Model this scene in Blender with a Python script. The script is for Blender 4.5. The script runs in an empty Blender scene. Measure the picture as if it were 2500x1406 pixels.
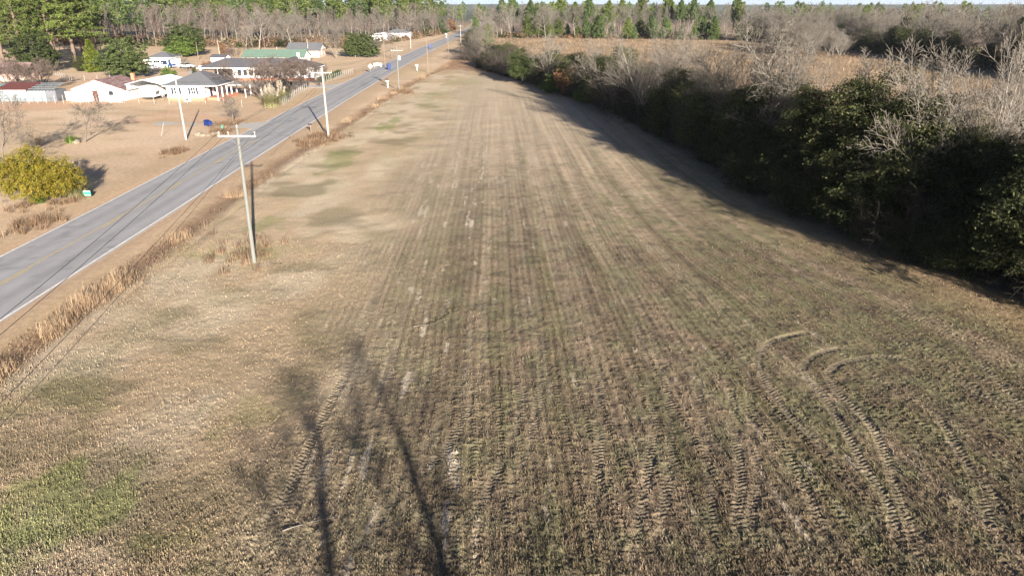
import bpy, math, random
import numpy as np
from mathutils import Vector

# ---------------------------------------------------------------- camera, sky, sun, exposure
sc = bpy.context.scene
H, F, CX, CY, HOR = 16.5, 1690.0, 1250.0, 703.0, 14.0
PITCH = math.atan((CY - HOR) / F)
cP, sP = math.cos(PITCH), math.sin(PITCH)
cam = bpy.data.cameras.new('camera')
cam.sensor_width = 36.0
cam.lens = 36.0 * F / 2500.0
cam.clip_start, cam.clip_end = 0.5, 20000.0
camo = bpy.data.objects.new('camera', cam)
sc.collection.objects.link(camo)
camo.location = (0, 0, H)
camo.rotation_euler = (math.pi / 2 - PITCH, 0, 0)
sc.camera = camo

SUN_EL = math.radians(14.6)
SX, SY = 0.338, -0.941                      # ground direction towards the sun
world = bpy.data.worlds.new('World')
sc.world = world
world.use_nodes = True
wn = world.node_tree.nodes
wl = world.node_tree.links
bg = wn['Background']
sky = wn.new('ShaderNodeTexSky')
sky.sky_type = 'NISHITA'
sky.sun_disc = False
sky.sun_elevation = SUN_EL
sky.sun_rotation = math.atan2(SX, SY)
sky.air_density = 0.4
sky.dust_density = 0.9
sky.ozone_density = 2.2
wl.new(sky.outputs[0], bg.inputs[0])
bg.inputs[1].default_value = 0.05
sun = bpy.data.lights.new('sun', 'SUN')
sun.energy = 5.0
sun.angle = math.radians(0.53)
sun.color = (1.0, 0.91, 0.79)
suno = bpy.data.objects.new('sun', sun)
sc.collection.objects.link(suno)
sdir = Vector((SX * math.cos(SUN_EL), SY * math.cos(SUN_EL), math.sin(SUN_EL)))
suno.rotation_euler = sdir.to_track_quat('Z', 'Y').to_euler()
suno.location = (60, -160, 60)
sc.view_settings.view_transform = 'Standard'
sc.view_settings.look = 'None'
sc.view_settings.gamma = 1.0
sc.view_settings.exposure = 1.92
sc.render.engine = 'CYCLES'
sc.cycles.max_bounces = 6
sc.cycles.diffuse_bounces = 3
sc.cycles.glossy_bounces = 2
sc.cycles.transmission_bounces = 3
sc.cycles.transparent_max_bounces = 4
sc.cycles.volume_bounces = 0
sc.cycles.caustics_reflective = False
sc.cycles.caustics_refractive = False

C = sc.collection

# ---------------------------------------------------------------- helpers
def G(px, py, z=0.0):
    """point of the place, at height z, that the photograph shows at a pixel of its 2500 x 1406 frame"""
    u, v = (px - CX) / F, (py - CY) / F
    t = (z - H) / (-sP - v * cP)
    return u * t, (cP - v * sP) * t

def hz(py, y):
    v = (py - CY) / F
    return H + (-sP - v * cP) / (cP - v * sP) * y

def tag(o, label=None, cat=None, group=None, kind=None):
    if label: o['label'] = label
    if cat: o['category'] = cat
    if group: o['group'] = group
    if kind: o['kind'] = kind
    return o

def empty(name, loc, label=None, cat=None, group=None, rz=0.0, sc_=1.0):
    o = bpy.data.objects.new(name, None)
    o.empty_display_size = 0.5
    C.objects.link(o)
    o.location = loc
    o.rotation_euler = (0, 0, rz)
    o.scale = (sc_, sc_, sc_)
    return tag(o, label, cat, group)

def npmesh(name, V, F_, mats=None, midx=None, smooth=False, col=None):
    me = bpy.data.meshes.new(name)
    if not isinstance(F_, (list, tuple)): F_ = [F_]
    F_ = [np.asarray(f, np.int32) for f in F_ if len(f)]
    V = np.asarray(V, np.float32)
    me.vertices.add(len(V))
    me.vertices.foreach_set('co', V.ravel())
    idx = np.concatenate([f.ravel() for f in F_])
    tot = np.concatenate([np.full(len(f), f.shape[1], np.int32) for f in F_])
    me.loops.add(len(idx))
    me.loops.foreach_set('vertex_index', idx)
    me.polygons.add(len(tot))
    st = np.zeros(len(tot), np.int32); st[1:] = np.cumsum(tot)[:-1]
    me.polygons.foreach_set('loop_start', st)
    try: me.polygons.foreach_set('loop_total', tot)
    except Exception: pass
    if mats:
        for m in (mats if isinstance(mats, (list, tuple)) else [mats]): me.materials.append(m)
    if midx is not None: me.polygons.foreach_set('material_index', np.asarray(midx, np.int32))
    if smooth: me.polygons.foreach_set('use_smooth', np.ones(len(tot), bool))
    me.update(calc_edges=True)
    if col is not None:
        a = me.color_attributes.new('tone', 'FLOAT_COLOR', 'POINT')
        rgba = np.ones((len(V), 4), np.float32); rgba[:, :3] = col
        a.data.foreach_set('color', rgba.ravel())
    return me

def link(name, me, parent=None):
    o = bpy.data.objects.new(name, me)
    C.objects.link(o)
    if parent is not None: o.parent = parent
    return o

class MB:
    """collects solid shapes and links them as one mesh object"""
    def __init__(s): s.v, s.f = [], []
    def add(s, v, f):
        b = len(s.v); s.v += [tuple(p) for p in v]; s.f += [[i + b for i in q] for q in f]; return s
    def box(s, x0, x1, y0, y1, z0, z1):
        return s.add([(x0,y0,z0),(x1,y0,z0),(x1,y1,z0),(x0,y1,z0),(x0,y0,z1),(x1,y0,z1),(x1,y1,z1),(x0,y1,z1)],
                     [(0,3,2,1),(4,5,6,7),(0,1,5,4),(1,2,6,5),(2,3,7,6),(3,0,4,7)])
    def tube(s, a, b, r0, r1=None, n=6, cap=True):
        a, b = Vector(a), Vector(b); r1 = r0 if r1 is None else r1
        d = (b - a).normalized()
        u = d.cross(Vector((0,0,1)) if abs(d.z) < .9 else Vector((1,0,0))).normalized(); w = d.cross(u)
        v = []
        for p, r in ((a, r0), (b, r1)):
            for k in range(n):
                t = 2 * math.pi * k / n
                v.append(p + u * (r * math.cos(t)) + w * (r * math.sin(t)))
        f = [(k, (k+1) % n, n + (k+1) % n, n + k) for k in range(n)]
        if cap: f += [tuple(range(n))[::-1], tuple(range(n, 2*n))]
        return s.add(v, f)
    def prism(s, pts, d):
        """closed outline pts (3-D), pushed along vector d"""
        n = len(pts); d = Vector(d)
        v = [Vector(p) for p in pts] + [Vector(p) + d for p in pts]
        f = [tuple(range(n))[::-1], tuple(range(n, 2*n))] + [(k, (k+1) % n, n + (k+1) % n, n + k) for k in range(n)]
        return s.add(v, f)
    def lathe(s, prof, n=12, c=(0,0,0)):
        v, f = [], []
        for r, z in prof:
            for k in range(n):
                t = 2*math.pi*k/n; v.append((c[0]+r*math.cos(t), c[1]+r*math.sin(t), c[2]+z))
        for j in range(len(prof)-1):
            for k in range(n): f.append((j*n+k, j*n+(k+1)%n, (j+1)*n+(k+1)%n, (j+1)*n+k))
        f += [tuple(range(n))[::-1], tuple(range((len(prof)-1)*n, len(prof)*n))]
        return s.add(v, f)
    def mesh(s, name, mat, smooth=False):
        me = bpy.data.meshes.new(name); me.from_pydata(s.v, [], s.f)
        if mat: me.materials.append(mat)
        if smooth: me.polygons.foreach_set('use_smooth', np.ones(len(me.polygons), bool))
        me.update()
        return me
    def build(s, name, mat, parent=None, smooth=False): return link(name, s.mesh(name, mat, smooth), parent)

def copy_thing(o, loc=None, rz=None, scale=None, label=None, group=None):
    c = o.copy(); C.objects.link(c)
    if loc is not None: c.location = loc
    if rz is not None: c.rotation_euler = (0, 0, rz)
    if scale is not None: c.scale = scale if hasattr(scale, '__len__') else (scale,) * 3
    if label: c['label'] = label
    if group: c['group'] = group
    elif 'group' in c and label: pass
    for ch in list(o.children):
        d = ch.copy(); C.objects.link(d); d.parent = c
        for gch in list(ch.children):
            e = gch.copy(); C.objects.link(e); e.parent = d
    return c

# noise -------------------------------------------------------------
def _hash(ix, iy, seed):
    h = (ix.astype(np.int64) * 374761393 + iy.astype(np.int64) * 668265263 + seed * 2147483647) & 0xFFFFFFFF
    h = ((h ^ (h >> 13)) * 1274126177) & 0xFFFFFFFF
    h = h ^ (h >> 16)
    return (h & 0xFFFFFF).astype(np.float32) / 16777215.0

def vnoise(x, y, seed=0):
    x = np.asarray(x, np.float32); y = np.asarray(y, np.float32)
    fx, fy = np.floor(x), np.floor(y)
    ix, iy = fx.astype(np.int64), fy.astype(np.int64)
    tx, ty = x - fx, y - fy
    tx = tx * tx * (3 - 2 * tx); ty = ty * ty * (3 - 2 * ty)
    a, b = _hash(ix, iy, seed), _hash(ix + 1, iy, seed)
    c, d = _hash(ix, iy + 1, seed), _hash(ix + 1, iy + 1, seed)
    return (a * (1 - tx) + b * tx) * (1 - ty) + (c * (1 - tx) + d * tx) * ty

def fbm(x, y, seed=0, o=3):
    s, a, n = 0, .5, 0
    for k in range(o):
        s = s + a * vnoise(x * 2**k + 17.3 * k, y * 2**k - 9.1 * k, seed + k); n += a; a *= .55
    return s / n

def sst(a, b, x):
    t = np.clip((x - a) / (b - a), 0, 1); return t * t * (3 - 2 * t)

def mix3(c, d, t):
    return c + (np.asarray(d, np.float32) - c) * np.asarray(t)[..., None]

# materials ---------------------------------------------------------
def newmat(name):
    m = bpy.data.materials.new(name); m.use_nodes = True
    nt = m.node_tree
    return m, nt, nt.nodes['Principled BSDF']

def pm(name, col, var=.15, scale=4.0, rough=.8, spec=.25, metal=0.0, bump=0.0, bscale=None, stretch=(1,1,1), col2=None):
    m, nt, b = newmat(name); N, L = nt.nodes, nt.links
    b.inputs['Roughness'].default_value = rough
    b.inputs['Specular IOR Level'].default_value = spec
    b.inputs['Metallic'].default_value = metal
    tc = N.new('ShaderNodeTexCoord'); mp = N.new('ShaderNodeMapping'); mp.inputs['Scale'].default_value = stretch
    L.new(tc.outputs['Object'], mp.inputs[0])
    ns = N.new('ShaderNodeTexNoise'); ns.inputs['Scale'].default_value = scale; ns.inputs['Detail'].default_value = 6; ns.inputs['Roughness'].default_value = .65
    L.new(mp.outputs[0], ns.inputs['Vector'])
    rp = N.new('ShaderNodeValToRGB'); rp.color_ramp.elements[0].position = .3; rp.color_ramp.elements[1].position = .7
    c = np.array(col)
    c2 = np.array(col2) if col2 is not None else c * (1 + var)
    c1 = c if col2 is not None else c * (1 - var)
    rp.color_ramp.elements[0].color = (*np.clip(c1, 0, 1), 1); rp.color_ramp.elements[1].color = (*np.clip(c2, 0, 1), 1)
    L.new(ns.outputs['Fac'], rp.inputs[0]); L.new(rp.outputs[0], b.inputs['Base Color'])
    if bump:
        n2 = N.new('ShaderNodeTexNoise'); n2.inputs['Scale'].default_value = bscale or scale * 4; n2.inputs['Detail'].default_value = 5
        L.new(mp.outputs[0], n2.inputs['Vector'])
        bp = N.new('ShaderNodeBump'); bp.inputs['Strength'].default_value = bump; bp.inputs['Distance'].default_value = .05
        L.new(n2.outputs['Fac'], bp.inputs['Height']); L.new(bp.outputs[0], b.inputs['Normal'])
    return m

def leafmat(name, c1, c2, c3=None, transl=.25, rough=.6, objvar=.25, spec=.25):
    m, nt, b = newmat(name); N, L = nt.nodes, nt.links
    g = N.new('ShaderNodeNewGeometry')
    rp = N.new('ShaderNodeValToRGB')
    rp.color_ramp.elements[0].color = (*c1, 1); rp.color_ramp.elements[0].position = .05
    rp.color_ramp.elements[1].color = (*c2, 1); rp.color_ramp.elements[1].position = .8
    if c3 is not None:
        e = rp.color_ramp.elements.new(.97); e.color = (*c3, 1)
    L.new(g.outputs['Random Per Island'], rp.inputs[0])
    oi = N.new('ShaderNodeObjectInfo')
    mr = N.new('ShaderNodeMapRange'); mr.inputs['To Min'].default_value = 1 - objvar; mr.inputs['To Max'].default_value = 1 + objvar
    L.new(oi.outputs['Random'], mr.inputs['Value'])
    tc = N.new('ShaderNodeTexCoord'); ns = N.new('ShaderNodeTexNoise'); ns.inputs['Scale'].default_value = .6; ns.inputs['Detail'].default_value = 2
    L.new(tc.outputs['Object'], ns.inputs['Vector'])
    mr2 = N.new('ShaderNodeMapRange'); mr2.inputs['From Min'].default_value = .3; mr2.inputs['From Max'].default_value = .7
    mr2.inputs['To Min'].default_value = .72; mr2.inputs['To Max'].default_value = 1.28
    L.new(ns.outputs['Fac'], mr2.inputs['Value'])
    mu = N.new('ShaderNodeMath'); mu.operation = 'MULTIPLY'; L.new(mr.outputs[0], mu.inputs[0]); L.new(mr2.outputs[0], mu.inputs[1])
    vm = N.new('ShaderNodeVectorMath'); vm.operation = 'SCALE'
    L.new(rp.outputs[0], vm.inputs[0]); L.new(mu.outputs[0], vm.inputs['Scale'])
    L.new(vm.outputs[0], b.inputs['Base Color'])
    b.inputs['Roughness'].default_value = rough
    b.inputs['Specular IOR Level'].default_value = spec
    if transl:
        tr = N.new('ShaderNodeBsdfTranslucent'); L.new(vm.outputs[0], tr.inputs[0])
        mx = N.new('ShaderNodeMixShader'); mx.inputs[0].default_value = transl
        L.new(b.outputs[0], mx.inputs[1]); L.new(tr.outputs[0], mx.inputs[2])
        L.new(mx.outputs[0], N['Material Output'].inputs[0])
    return m

def tonemat(name, fine=((14.0, .35), (2.2, .25)), bump=.6, bscale=9.0, bdist=.06, rough=.95):
    """colour laid down per vertex (soil, straw, green shoots), broken up by fine procedural grain"""
    m, nt, b = newmat(name); N, L = nt.nodes, nt.links
    at = N.new('ShaderNodeAttribute'); at.attribute_name = 'tone'
    tc = N.new('ShaderNodeTexCoord')
    cur = at.outputs['Color']
    for s, a in fine:
        ns = N.new('ShaderNodeTexNoise'); ns.inputs['Scale'].default_value = s; ns.inputs['Detail'].default_value = 6; ns.inputs['Roughness'].default_value = .75
        L.new(tc.outputs['Object'], ns.inputs['Vector'])
        mr = N.new('ShaderNodeMapRange'); mr.inputs['From Min'].default_value = .3; mr.inputs['From Max'].default_value = .7
        mr.inputs['To Min'].default_value = 1 - a; mr.inputs['To Max'].default_value = 1 + a
        L.new(ns.outputs['Fac'], mr.inputs['Value'])
        vm = N.new('ShaderNodeVectorMath'); vm.operation = 'SCALE'
        L.new(cur, vm.inputs[0]); L.new(mr.outputs[0], vm.inputs['Scale']); cur = vm.outputs[0]
    L.new(cur, b.inputs['Base Color'])
    b.inputs['Roughness'].default_value = rough; b.inputs['Specular IOR Level'].default_value = .08
    if bump:
        n2 = N.new('ShaderNodeTexNoise'); n2.inputs['Scale'].default_value = bscale; n2.inputs['Detail'].default_value = 5; n2.inputs['Roughness'].default_value = .7
        L.new(tc.outputs['Object'], n2.inputs['Vector'])
        bp = N.new('ShaderNodeBump'); bp.inputs['Strength'].default_value = bump; bp.inputs['Distance'].default_value = bdist
        L.new(n2.outputs['Fac'], bp.inputs['Height']); L.new(bp.outputs[0], b.inputs['Normal'])
    return m

M = dict(
    white=pm('white_siding', (.80,.80,.79), .04, 1.5, .6),
    trim=pm('white_trim', (.82,.82,.80), .03, 3, .5),
    shingle=pm('grey_shingle', (0.1,0.104,0.112), .25, 6, .9, bump=.3),
    shingle_dark=pm('dark_shingle', (.075,.075,.085), .25, 6, .9, bump=.3),
    glass=pm('window_glass', (.025,.028,.035), .3, 2, .12, .6),
    dark=pm('dark_shutter', (.025,.03,.04), .2, 5, .6),
    brick=pm('red_brick', (.36,.16,.10), .3, 9, .9, bump=.3),
    rust=pm('rusty_tin', (.13,.04,.026), .0, .9, .7, stretch=(3,.5,1), col2=(.26,.22,.22)),
    redroof=pm('red_roof', (0.1,0.035,0.03), .2, 3, .7),
    greenroof=pm('green_tin', (0.105,0.16,0.125), .15, 1.2, .55),
    bluegrey=pm('weathered_boards', (0.17,0.2,0.215), .15, 2.5, .85, stretch=(6,6,.6)),
    greyboard=pm('grey_boards', (0.12,0.125,0.14), .25, 3, .9, stretch=(8,8,.6)),
    tarp=pm('green_boards', (.03,.13,.11), .35, 2.0, .8),
    pinkwall=pm('faded_wall', (.5,.36,.30), .3, 1.3, .9),
    tin=pm('white_tin', (.74,.77,.80), .04, 1.0, .45),
    galv=pm('galvanised_steel', (0.16,0.165,0.17), .15, 3, .45, metal=.4),
    pole=pm('weathered_pole', (.14,.142,.128), .15, 2.0, .85, stretch=(5,5,.5)),
    palepole=pm('bleached_pole', (0.3,0.28,0.25), .12, 2.0, .85, stretch=(5,5,.5)),
    tanpole=pm('brown_pole', (0.17,0.13,0.095), .15, 2.0, .85, stretch=(5,5,.5)),
    ins=pm('grey_porcelain', (0.3,0.31,0.31), .1, 4, .3, .5),
    wire=pm('dark_wire', (.03,.03,.035), .1, 4, .6),
    bluebin=pm('blue_plastic', (.008,.026,.125), .15, 4, .4, .4),
    black=pm('black_rubber', (.015,.015,.015), .2, 4, .8),
    greenbox=pm('green_plastic', (.04,.30,.16), .15, 4, .5),
    bluepaint=pm('blue_paint', (.02,.05,.14), .15, 2, .35, .5),
    silver=pm('silver_paint', (.6,.62,.64), .06, 2, .35, .5),
    rock=pm('pale_rock', (0.19,0.16,0.125), .3, 2.5, .9, bump=.5),
    concrete=pm('pale_concrete', (0.34,0.325,0.3), .12, 1.2, .9, bump=.2),
    asphalt=pm('worn_asphalt', (0.245,0.242,0.245), .10, 1.1, .9, .2, bump=.25, bscale=25),
    yellow=pm('yellow_paint', (.30,.25,.14), .0, 3.0, .8, col2=(.56,.40,.10)),
    whitepaint=pm('road_white', (.42,.41,.40), .0, 3.5, .8, col2=(.78,.77,.75)),
    bark=pm('grey_bark', (0.125,0.105,0.09), .25, 6, .95),
    palebark=pm('pale_bark', (0.205,0.182,0.155), .25, 5, .95),
    brownbark=pm('brown_bark', (0.075,0.062,0.05), .3, 6, .95),
    pinebark=pm('pine_bark', (0.13,0.092,0.07), .3, 6, .95),
    twig=pm('grey_twigs', (0.128,0.114,0.095), .2, 2, .95),
    paletwig=pm('pale_twigs', (0.165,0.145,0.122), .2, 2, .95),
    browntwig=pm('brown_twigs', (0.042,0.036,0.027), .25, 2, .95),
    shrubtwig=pm('dull_twigs', (.066,.057,.046), .25, 2, .95),
    redtwig=pm('red_twigs', (0.12,0.09,0.076), .25, 2, .95),
    olive=leafmat('dark_evergreen_leaves', (.014,.02,.008), (.06,.068,.025), (.13,.125,.058), spec=.12),
    magnolia=leafmat('glossy_green_leaves', (.02,.033,.009), (.07,.09,.03), (.12,.13,.055), spec=.15),
    brightleaf=leafmat('bright_green_leaves', (.03,.06,.012), (.11,.16,.03), (.17,.21,.05)),
    pine=leafmat('pine_needles', (.04,.062,.012), (.12,.155,.033), (.17,.195,.055), .25),
    pinedark=leafmat('dark_pine_needles', (.03,.055,.016), (.08,.115,.036), (.13,.16,.055), .2),
    cedar=leafmat('cedar_needles', (.025,.05,.014), (.07,.11,.03), (.11,.14,.05), .2),
    goldleaf=leafmat('yellow_green_leaves', (.05,.052,.007), (.225,.195,.018), (.29,.165,.025), .2, objvar=.05),
    arbor=leafmat('golden_arborvitae', (.05,.085,.008), (.15,.18,.02), (.2,.2,.03), .2),
    brownleaf=leafmat('brown_leaves', (.10,.05,.025), (.22,.12,.06), (.3,.18,.1), .2),
    weed=leafmat('dry_weeds', (.09,.055,.034), (.185,.125,.078), (.27,.19,.125), .2),
    hay=leafmat('meadow_hay', (.13,.09,.056), (.25,.178,.11), (.36,.27,.175), .2),
    reed=leafmat('broomsedge', (.27,.18,.105), (.42,.31,.205), (.50,.40,.28), .35),
    pampas=leafmat('pampas_blades', (.13,.13,.05), (.27,.25,.13), (.36,.32,.2), .3),
    plume=leafmat('pampas_plumes', (.27,.23,.18), (.40,.35,.28), None, .3),
    ground=tonemat('dry_ground'),
    field=tonemat('field_soil', ((26.0, .4), (5.0, .22)), .7, 22.0, .045),
)
def toneleaf(name):
    m, nt, b = newmat(name); N, L = nt.nodes, nt.links
    at = N.new('ShaderNodeAttribute'); at.attribute_name = 'tone'
    L.new(at.outputs['Color'], b.inputs['Base Color']); b.inputs['Roughness'].default_value = .9
    b.inputs['Specular IOR Level'].default_value = .08
    tr = N.new('ShaderNodeBsdfTranslucent'); L.new(at.outputs['Color'], tr.inputs[0])
    mx = N.new('ShaderNodeMixShader'); mx.inputs[0].default_value = .2
    L.new(b.outputs[0], mx.inputs[1]); L.new(tr.outputs[0], mx.inputs[2]); L.new(mx.outputs[0], N['Material Output'].inputs[0])
    return m
M['stubble'] = toneleaf('stubble_blades')

# ---------------------------------------------------------------- ground plan
_yy = np.array([0, 20, 35, 60, 78, 130, 200, 300, 400, 550, 900.])
_rn = np.array([-28.5, -28.7, -28.9, -29.4, -29.9, -31, -31.9, -31.6, -30, -28, -26.])
def road_near(y): return np.interp(y, _yy, _rn)
ROADW = 7.35
def road_mid(y): return road_near(y) - ROADW / 2
_hy = np.array([-40, 10, 25, 39, 44, 53, 65, 90, 120, 151, 175, 200, 260, 400.])
_hx = np.array([46, 36.5, 34, 30.2, 28.2, 25.2, 22.8, 20.4, 16.0, 7.6, -.5, -9.0, -16, -24])
def hedge_x(y): return np.interp(y, _hy, _hx)
_ly = np.array([-40, 30, 60, 81, 94, 144, 183, 205, 260])
_lx = np.array([-25, -25, -25.8, -26, -25.2, -24, -21.8, -19, -17])
def ditch_x(y): return np.interp(y, _ly, _lx)

def row_q(x, y):
    """distance across the drill rows, which swing with the hedge on the right"""
    w = sst(2, 24, x)
    return x + .028 * y - w * (hedge_x(y) - 31.5)

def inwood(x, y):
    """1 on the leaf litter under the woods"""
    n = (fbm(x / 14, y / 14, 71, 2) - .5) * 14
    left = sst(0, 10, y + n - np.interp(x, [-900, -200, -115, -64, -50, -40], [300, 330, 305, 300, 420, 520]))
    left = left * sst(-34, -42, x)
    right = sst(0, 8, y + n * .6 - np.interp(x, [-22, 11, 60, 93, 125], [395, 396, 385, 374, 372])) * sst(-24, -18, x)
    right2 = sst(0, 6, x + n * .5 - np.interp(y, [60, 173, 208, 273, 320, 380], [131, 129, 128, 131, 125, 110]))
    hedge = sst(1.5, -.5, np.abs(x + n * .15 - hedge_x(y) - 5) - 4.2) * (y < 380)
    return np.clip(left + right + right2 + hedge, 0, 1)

GREENS = [(-19.9, 79.8, 2.6, 7.0, .75), (-18.4, 106, 1.8, 8.0, .9), (-20.0, 55, 1.8, 3.6, .7), (-15.9, 20.3, 2.6, 3.0, .75), (-17.5, 17, 2.4, 2.6, .75), (-19.6, 47, 3.0, 2.2, .55),
          (-15, 135, 4, 14, .4), (-12, 168, 6, 10, .35)]

def col(x, y):
    x = np.asarray(x, np.float32); y = np.asarray(y, np.float32)
    n8 = fbm(x / 9, y / 9, 1); n2 = fbm(x / 2.1, y / 2.1, 5); n30 = fbm(x / 32, y / 32, 9, 2)
    c = mix3(np.broadcast_to(np.array((.50,.372,.26), np.float32), x.shape + (3,)), (.43,.315,.21), sst(.35, .65, n8))
    c = mix3(c, (.44,.33,.20), sst(.5, .75, n30) * .7)
    c = mix3(c, (.23,.20,.085), sst(.60, .78, fbm(x / 6, y / 3, 12)) * .35)                       # winter green in the lawn
    clay = sst(.44, .62, fbm(x / 11, y / 9, 21)) * sst(96, 118, y) * sst(205, 180, y) * sst(-112, -96, x) * sst(-34, -40, x)
    c = mix3(c, (.45,.26,.165), clay * .5)
    # verge beside the road
    dn = x - road_near(y); df = road_near(y) - ROADW - x
    side = np.maximum(dn, df)
    c = mix3(c, (.36,.265,.165), sst(5.5, 2.0, side) * .7)
    c = mix3(c, (.40,.28,.185), sst(1.6, .3, side + (n2 - .5)) * .9)
    # ditch line with dark dead weeds
    dd = np.abs(x - ditch_x(y) + (n2 - .5) * 1.5)
    c = mix3(c, (.17,.105,.065), sst(2.2, .4, dd) * .75 * (y < 230))
    # field
    infield = sst(-.6, .8, x - ditch_x(y) - .5) * sst(1.0, -1.0, x - hedge_x(y) - 1.2) * sst(3, -3, y - 203 + (n8 - .5) * 16)
    q = row_q(x, y)
    edge = np.interp(y, [0, 25, 45, 70, 100, 150, 200], [-8, -9.5, -9.8, -10.5, -11, -12, -10])
    rows = sst(-3.5, 3.0, x - edge + (n8 - .5) * 9)
    straw = mix3(np.broadcast_to(np.array((.455,.368,.26), np.float32), x.shape + (3,)), (.40,.305,.20), sst(.38, .66, fbm(x / 3.5, y / 6, 33)))
    straw = mix3(straw, (.20,.165,.10), sst(.54, .74, fbm(x / 5, y / 4, 37)) * .7)
    straw = mix3(straw, (.155,.165,.062), sst(.52, .72, fbm(x / 3.0, y / 3.0, 39)) * (.18 + .4 * sst(34, 18, y)))
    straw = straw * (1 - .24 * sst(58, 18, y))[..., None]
    a1 = fbm(q / 1.7, y / 75, 41); a2 = fbm(q / .9, y / 22, 43); a4 = fbm(q / .34, y / 26, 44, 2); a3 = fbm(x / 1.1, y / 1.3, 47)
    soil = mix3(np.broadcast_to(np.array((.20,.153,.102), np.float32), x.shape + (3,)), (.305,.232,.158), sst(.40, .62, a1 * .6 + n8 * .4))
    soil = mix3(soil, (.30,.26,.185), sst(.45, .7, a3) * .55)
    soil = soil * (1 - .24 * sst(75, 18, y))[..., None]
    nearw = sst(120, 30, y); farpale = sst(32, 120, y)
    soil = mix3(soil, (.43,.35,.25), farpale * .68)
    gbias = .10 * sst(2, 22, x) + .06 * nearw - .14 * sst(45, 120, y) - .05
    soil = mix3(soil, (.135,.13,.062), sst(.44, .69, a2 * .4 + a3 * .4 + n8 * .2 + gbias) * .62)
    soil = mix3(soil, (.10,.08,.058), sst(.5, .72, fbm(x / .55, y / .6, 49)) * .65 * nearw)
    fine = .5 + .5 * np.cos(2 * np.pi * q / .42 + 4 * vnoise(q / 3, y / 9, 51))
    soil = soil * (1 - .16 * fine * sst(80, 35, y))[..., None]
    soil = soil * (1 + (.5 * (a4 - .5) + .2 * (fbm(q / 1.05, y / 60, 46, 2) - .5)) * sst(190, 90, y))[..., None]
    wb = np.interp(q, [-30, -12, -8, -3, 1, 6, 30], [.2, .7, 1, 1, .45, .2, 0])
    bare = sst(.69, .86, fbm(q / .36, y / 3.2, 53, 2) + .15 * (wb - 1) + .34 * (fbm(x / .22, y / .3, 55, 2) - .5) + .16 * (fbm(x / 6, y / 11, 56, 2) - .5))
    soil = mix3(soil, (.42,.36,.285), bare * np.interp(q, [-12, -8, -2, 2], [.6, .9, .9, .55]))
    soil = mix3(soil, (.335,.268,.18), sst(1, -9, q) * .5)
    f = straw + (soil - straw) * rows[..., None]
    hw = sst(26, 40, y) * sst(0, -5, x - hedge_x(y) + 1.5)
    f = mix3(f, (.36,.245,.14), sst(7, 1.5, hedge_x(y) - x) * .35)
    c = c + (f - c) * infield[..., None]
    for gx, gy, rx, ry, s in GREENS:
        d = ((x - gx) / rx) ** 2 + ((y - gy) / ry) ** 2
        c = mix3(c, (.17,.205,.065), sst(1.1, .1, d + (fbm(x / 1.3, y / 2.2, 61) - .5) * 3.2) * s * .62 * (y < 230))
    # far end of the field: brown weeds
    c = mix3(c, (.25,.15,.09), sst(188, 205, y + (n8 - .5) * 12) * sst(0, 2, x - ditch_x(y) + 3) * sst(3, 0, x - hedge_x(y)) * (y < 420) * .8)
    # meadow behind the hedge
    mead = sst(0, 3, x - hedge_x(y) - 8) * (y < 400)
    mc = mix3(np.broadcast_to(np.array((.29,.205,.13), np.float32), x.shape + (3,)), (.20,.15,.09), sst(.4, .65, fbm(x / 12, y / 22, 63)))
    mc = mix3(mc, (.40,.29,.185), sst(.5, .72, fbm(x / 7, y / 16, 65)) * .8)
    c = c + (mc - c) * mead[..., None]
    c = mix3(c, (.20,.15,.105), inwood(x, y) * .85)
    far = sst(650, 1000, np.hypot(x, y))
    c = mix3(c, (.075,.085,.05), far)
    return c

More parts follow.
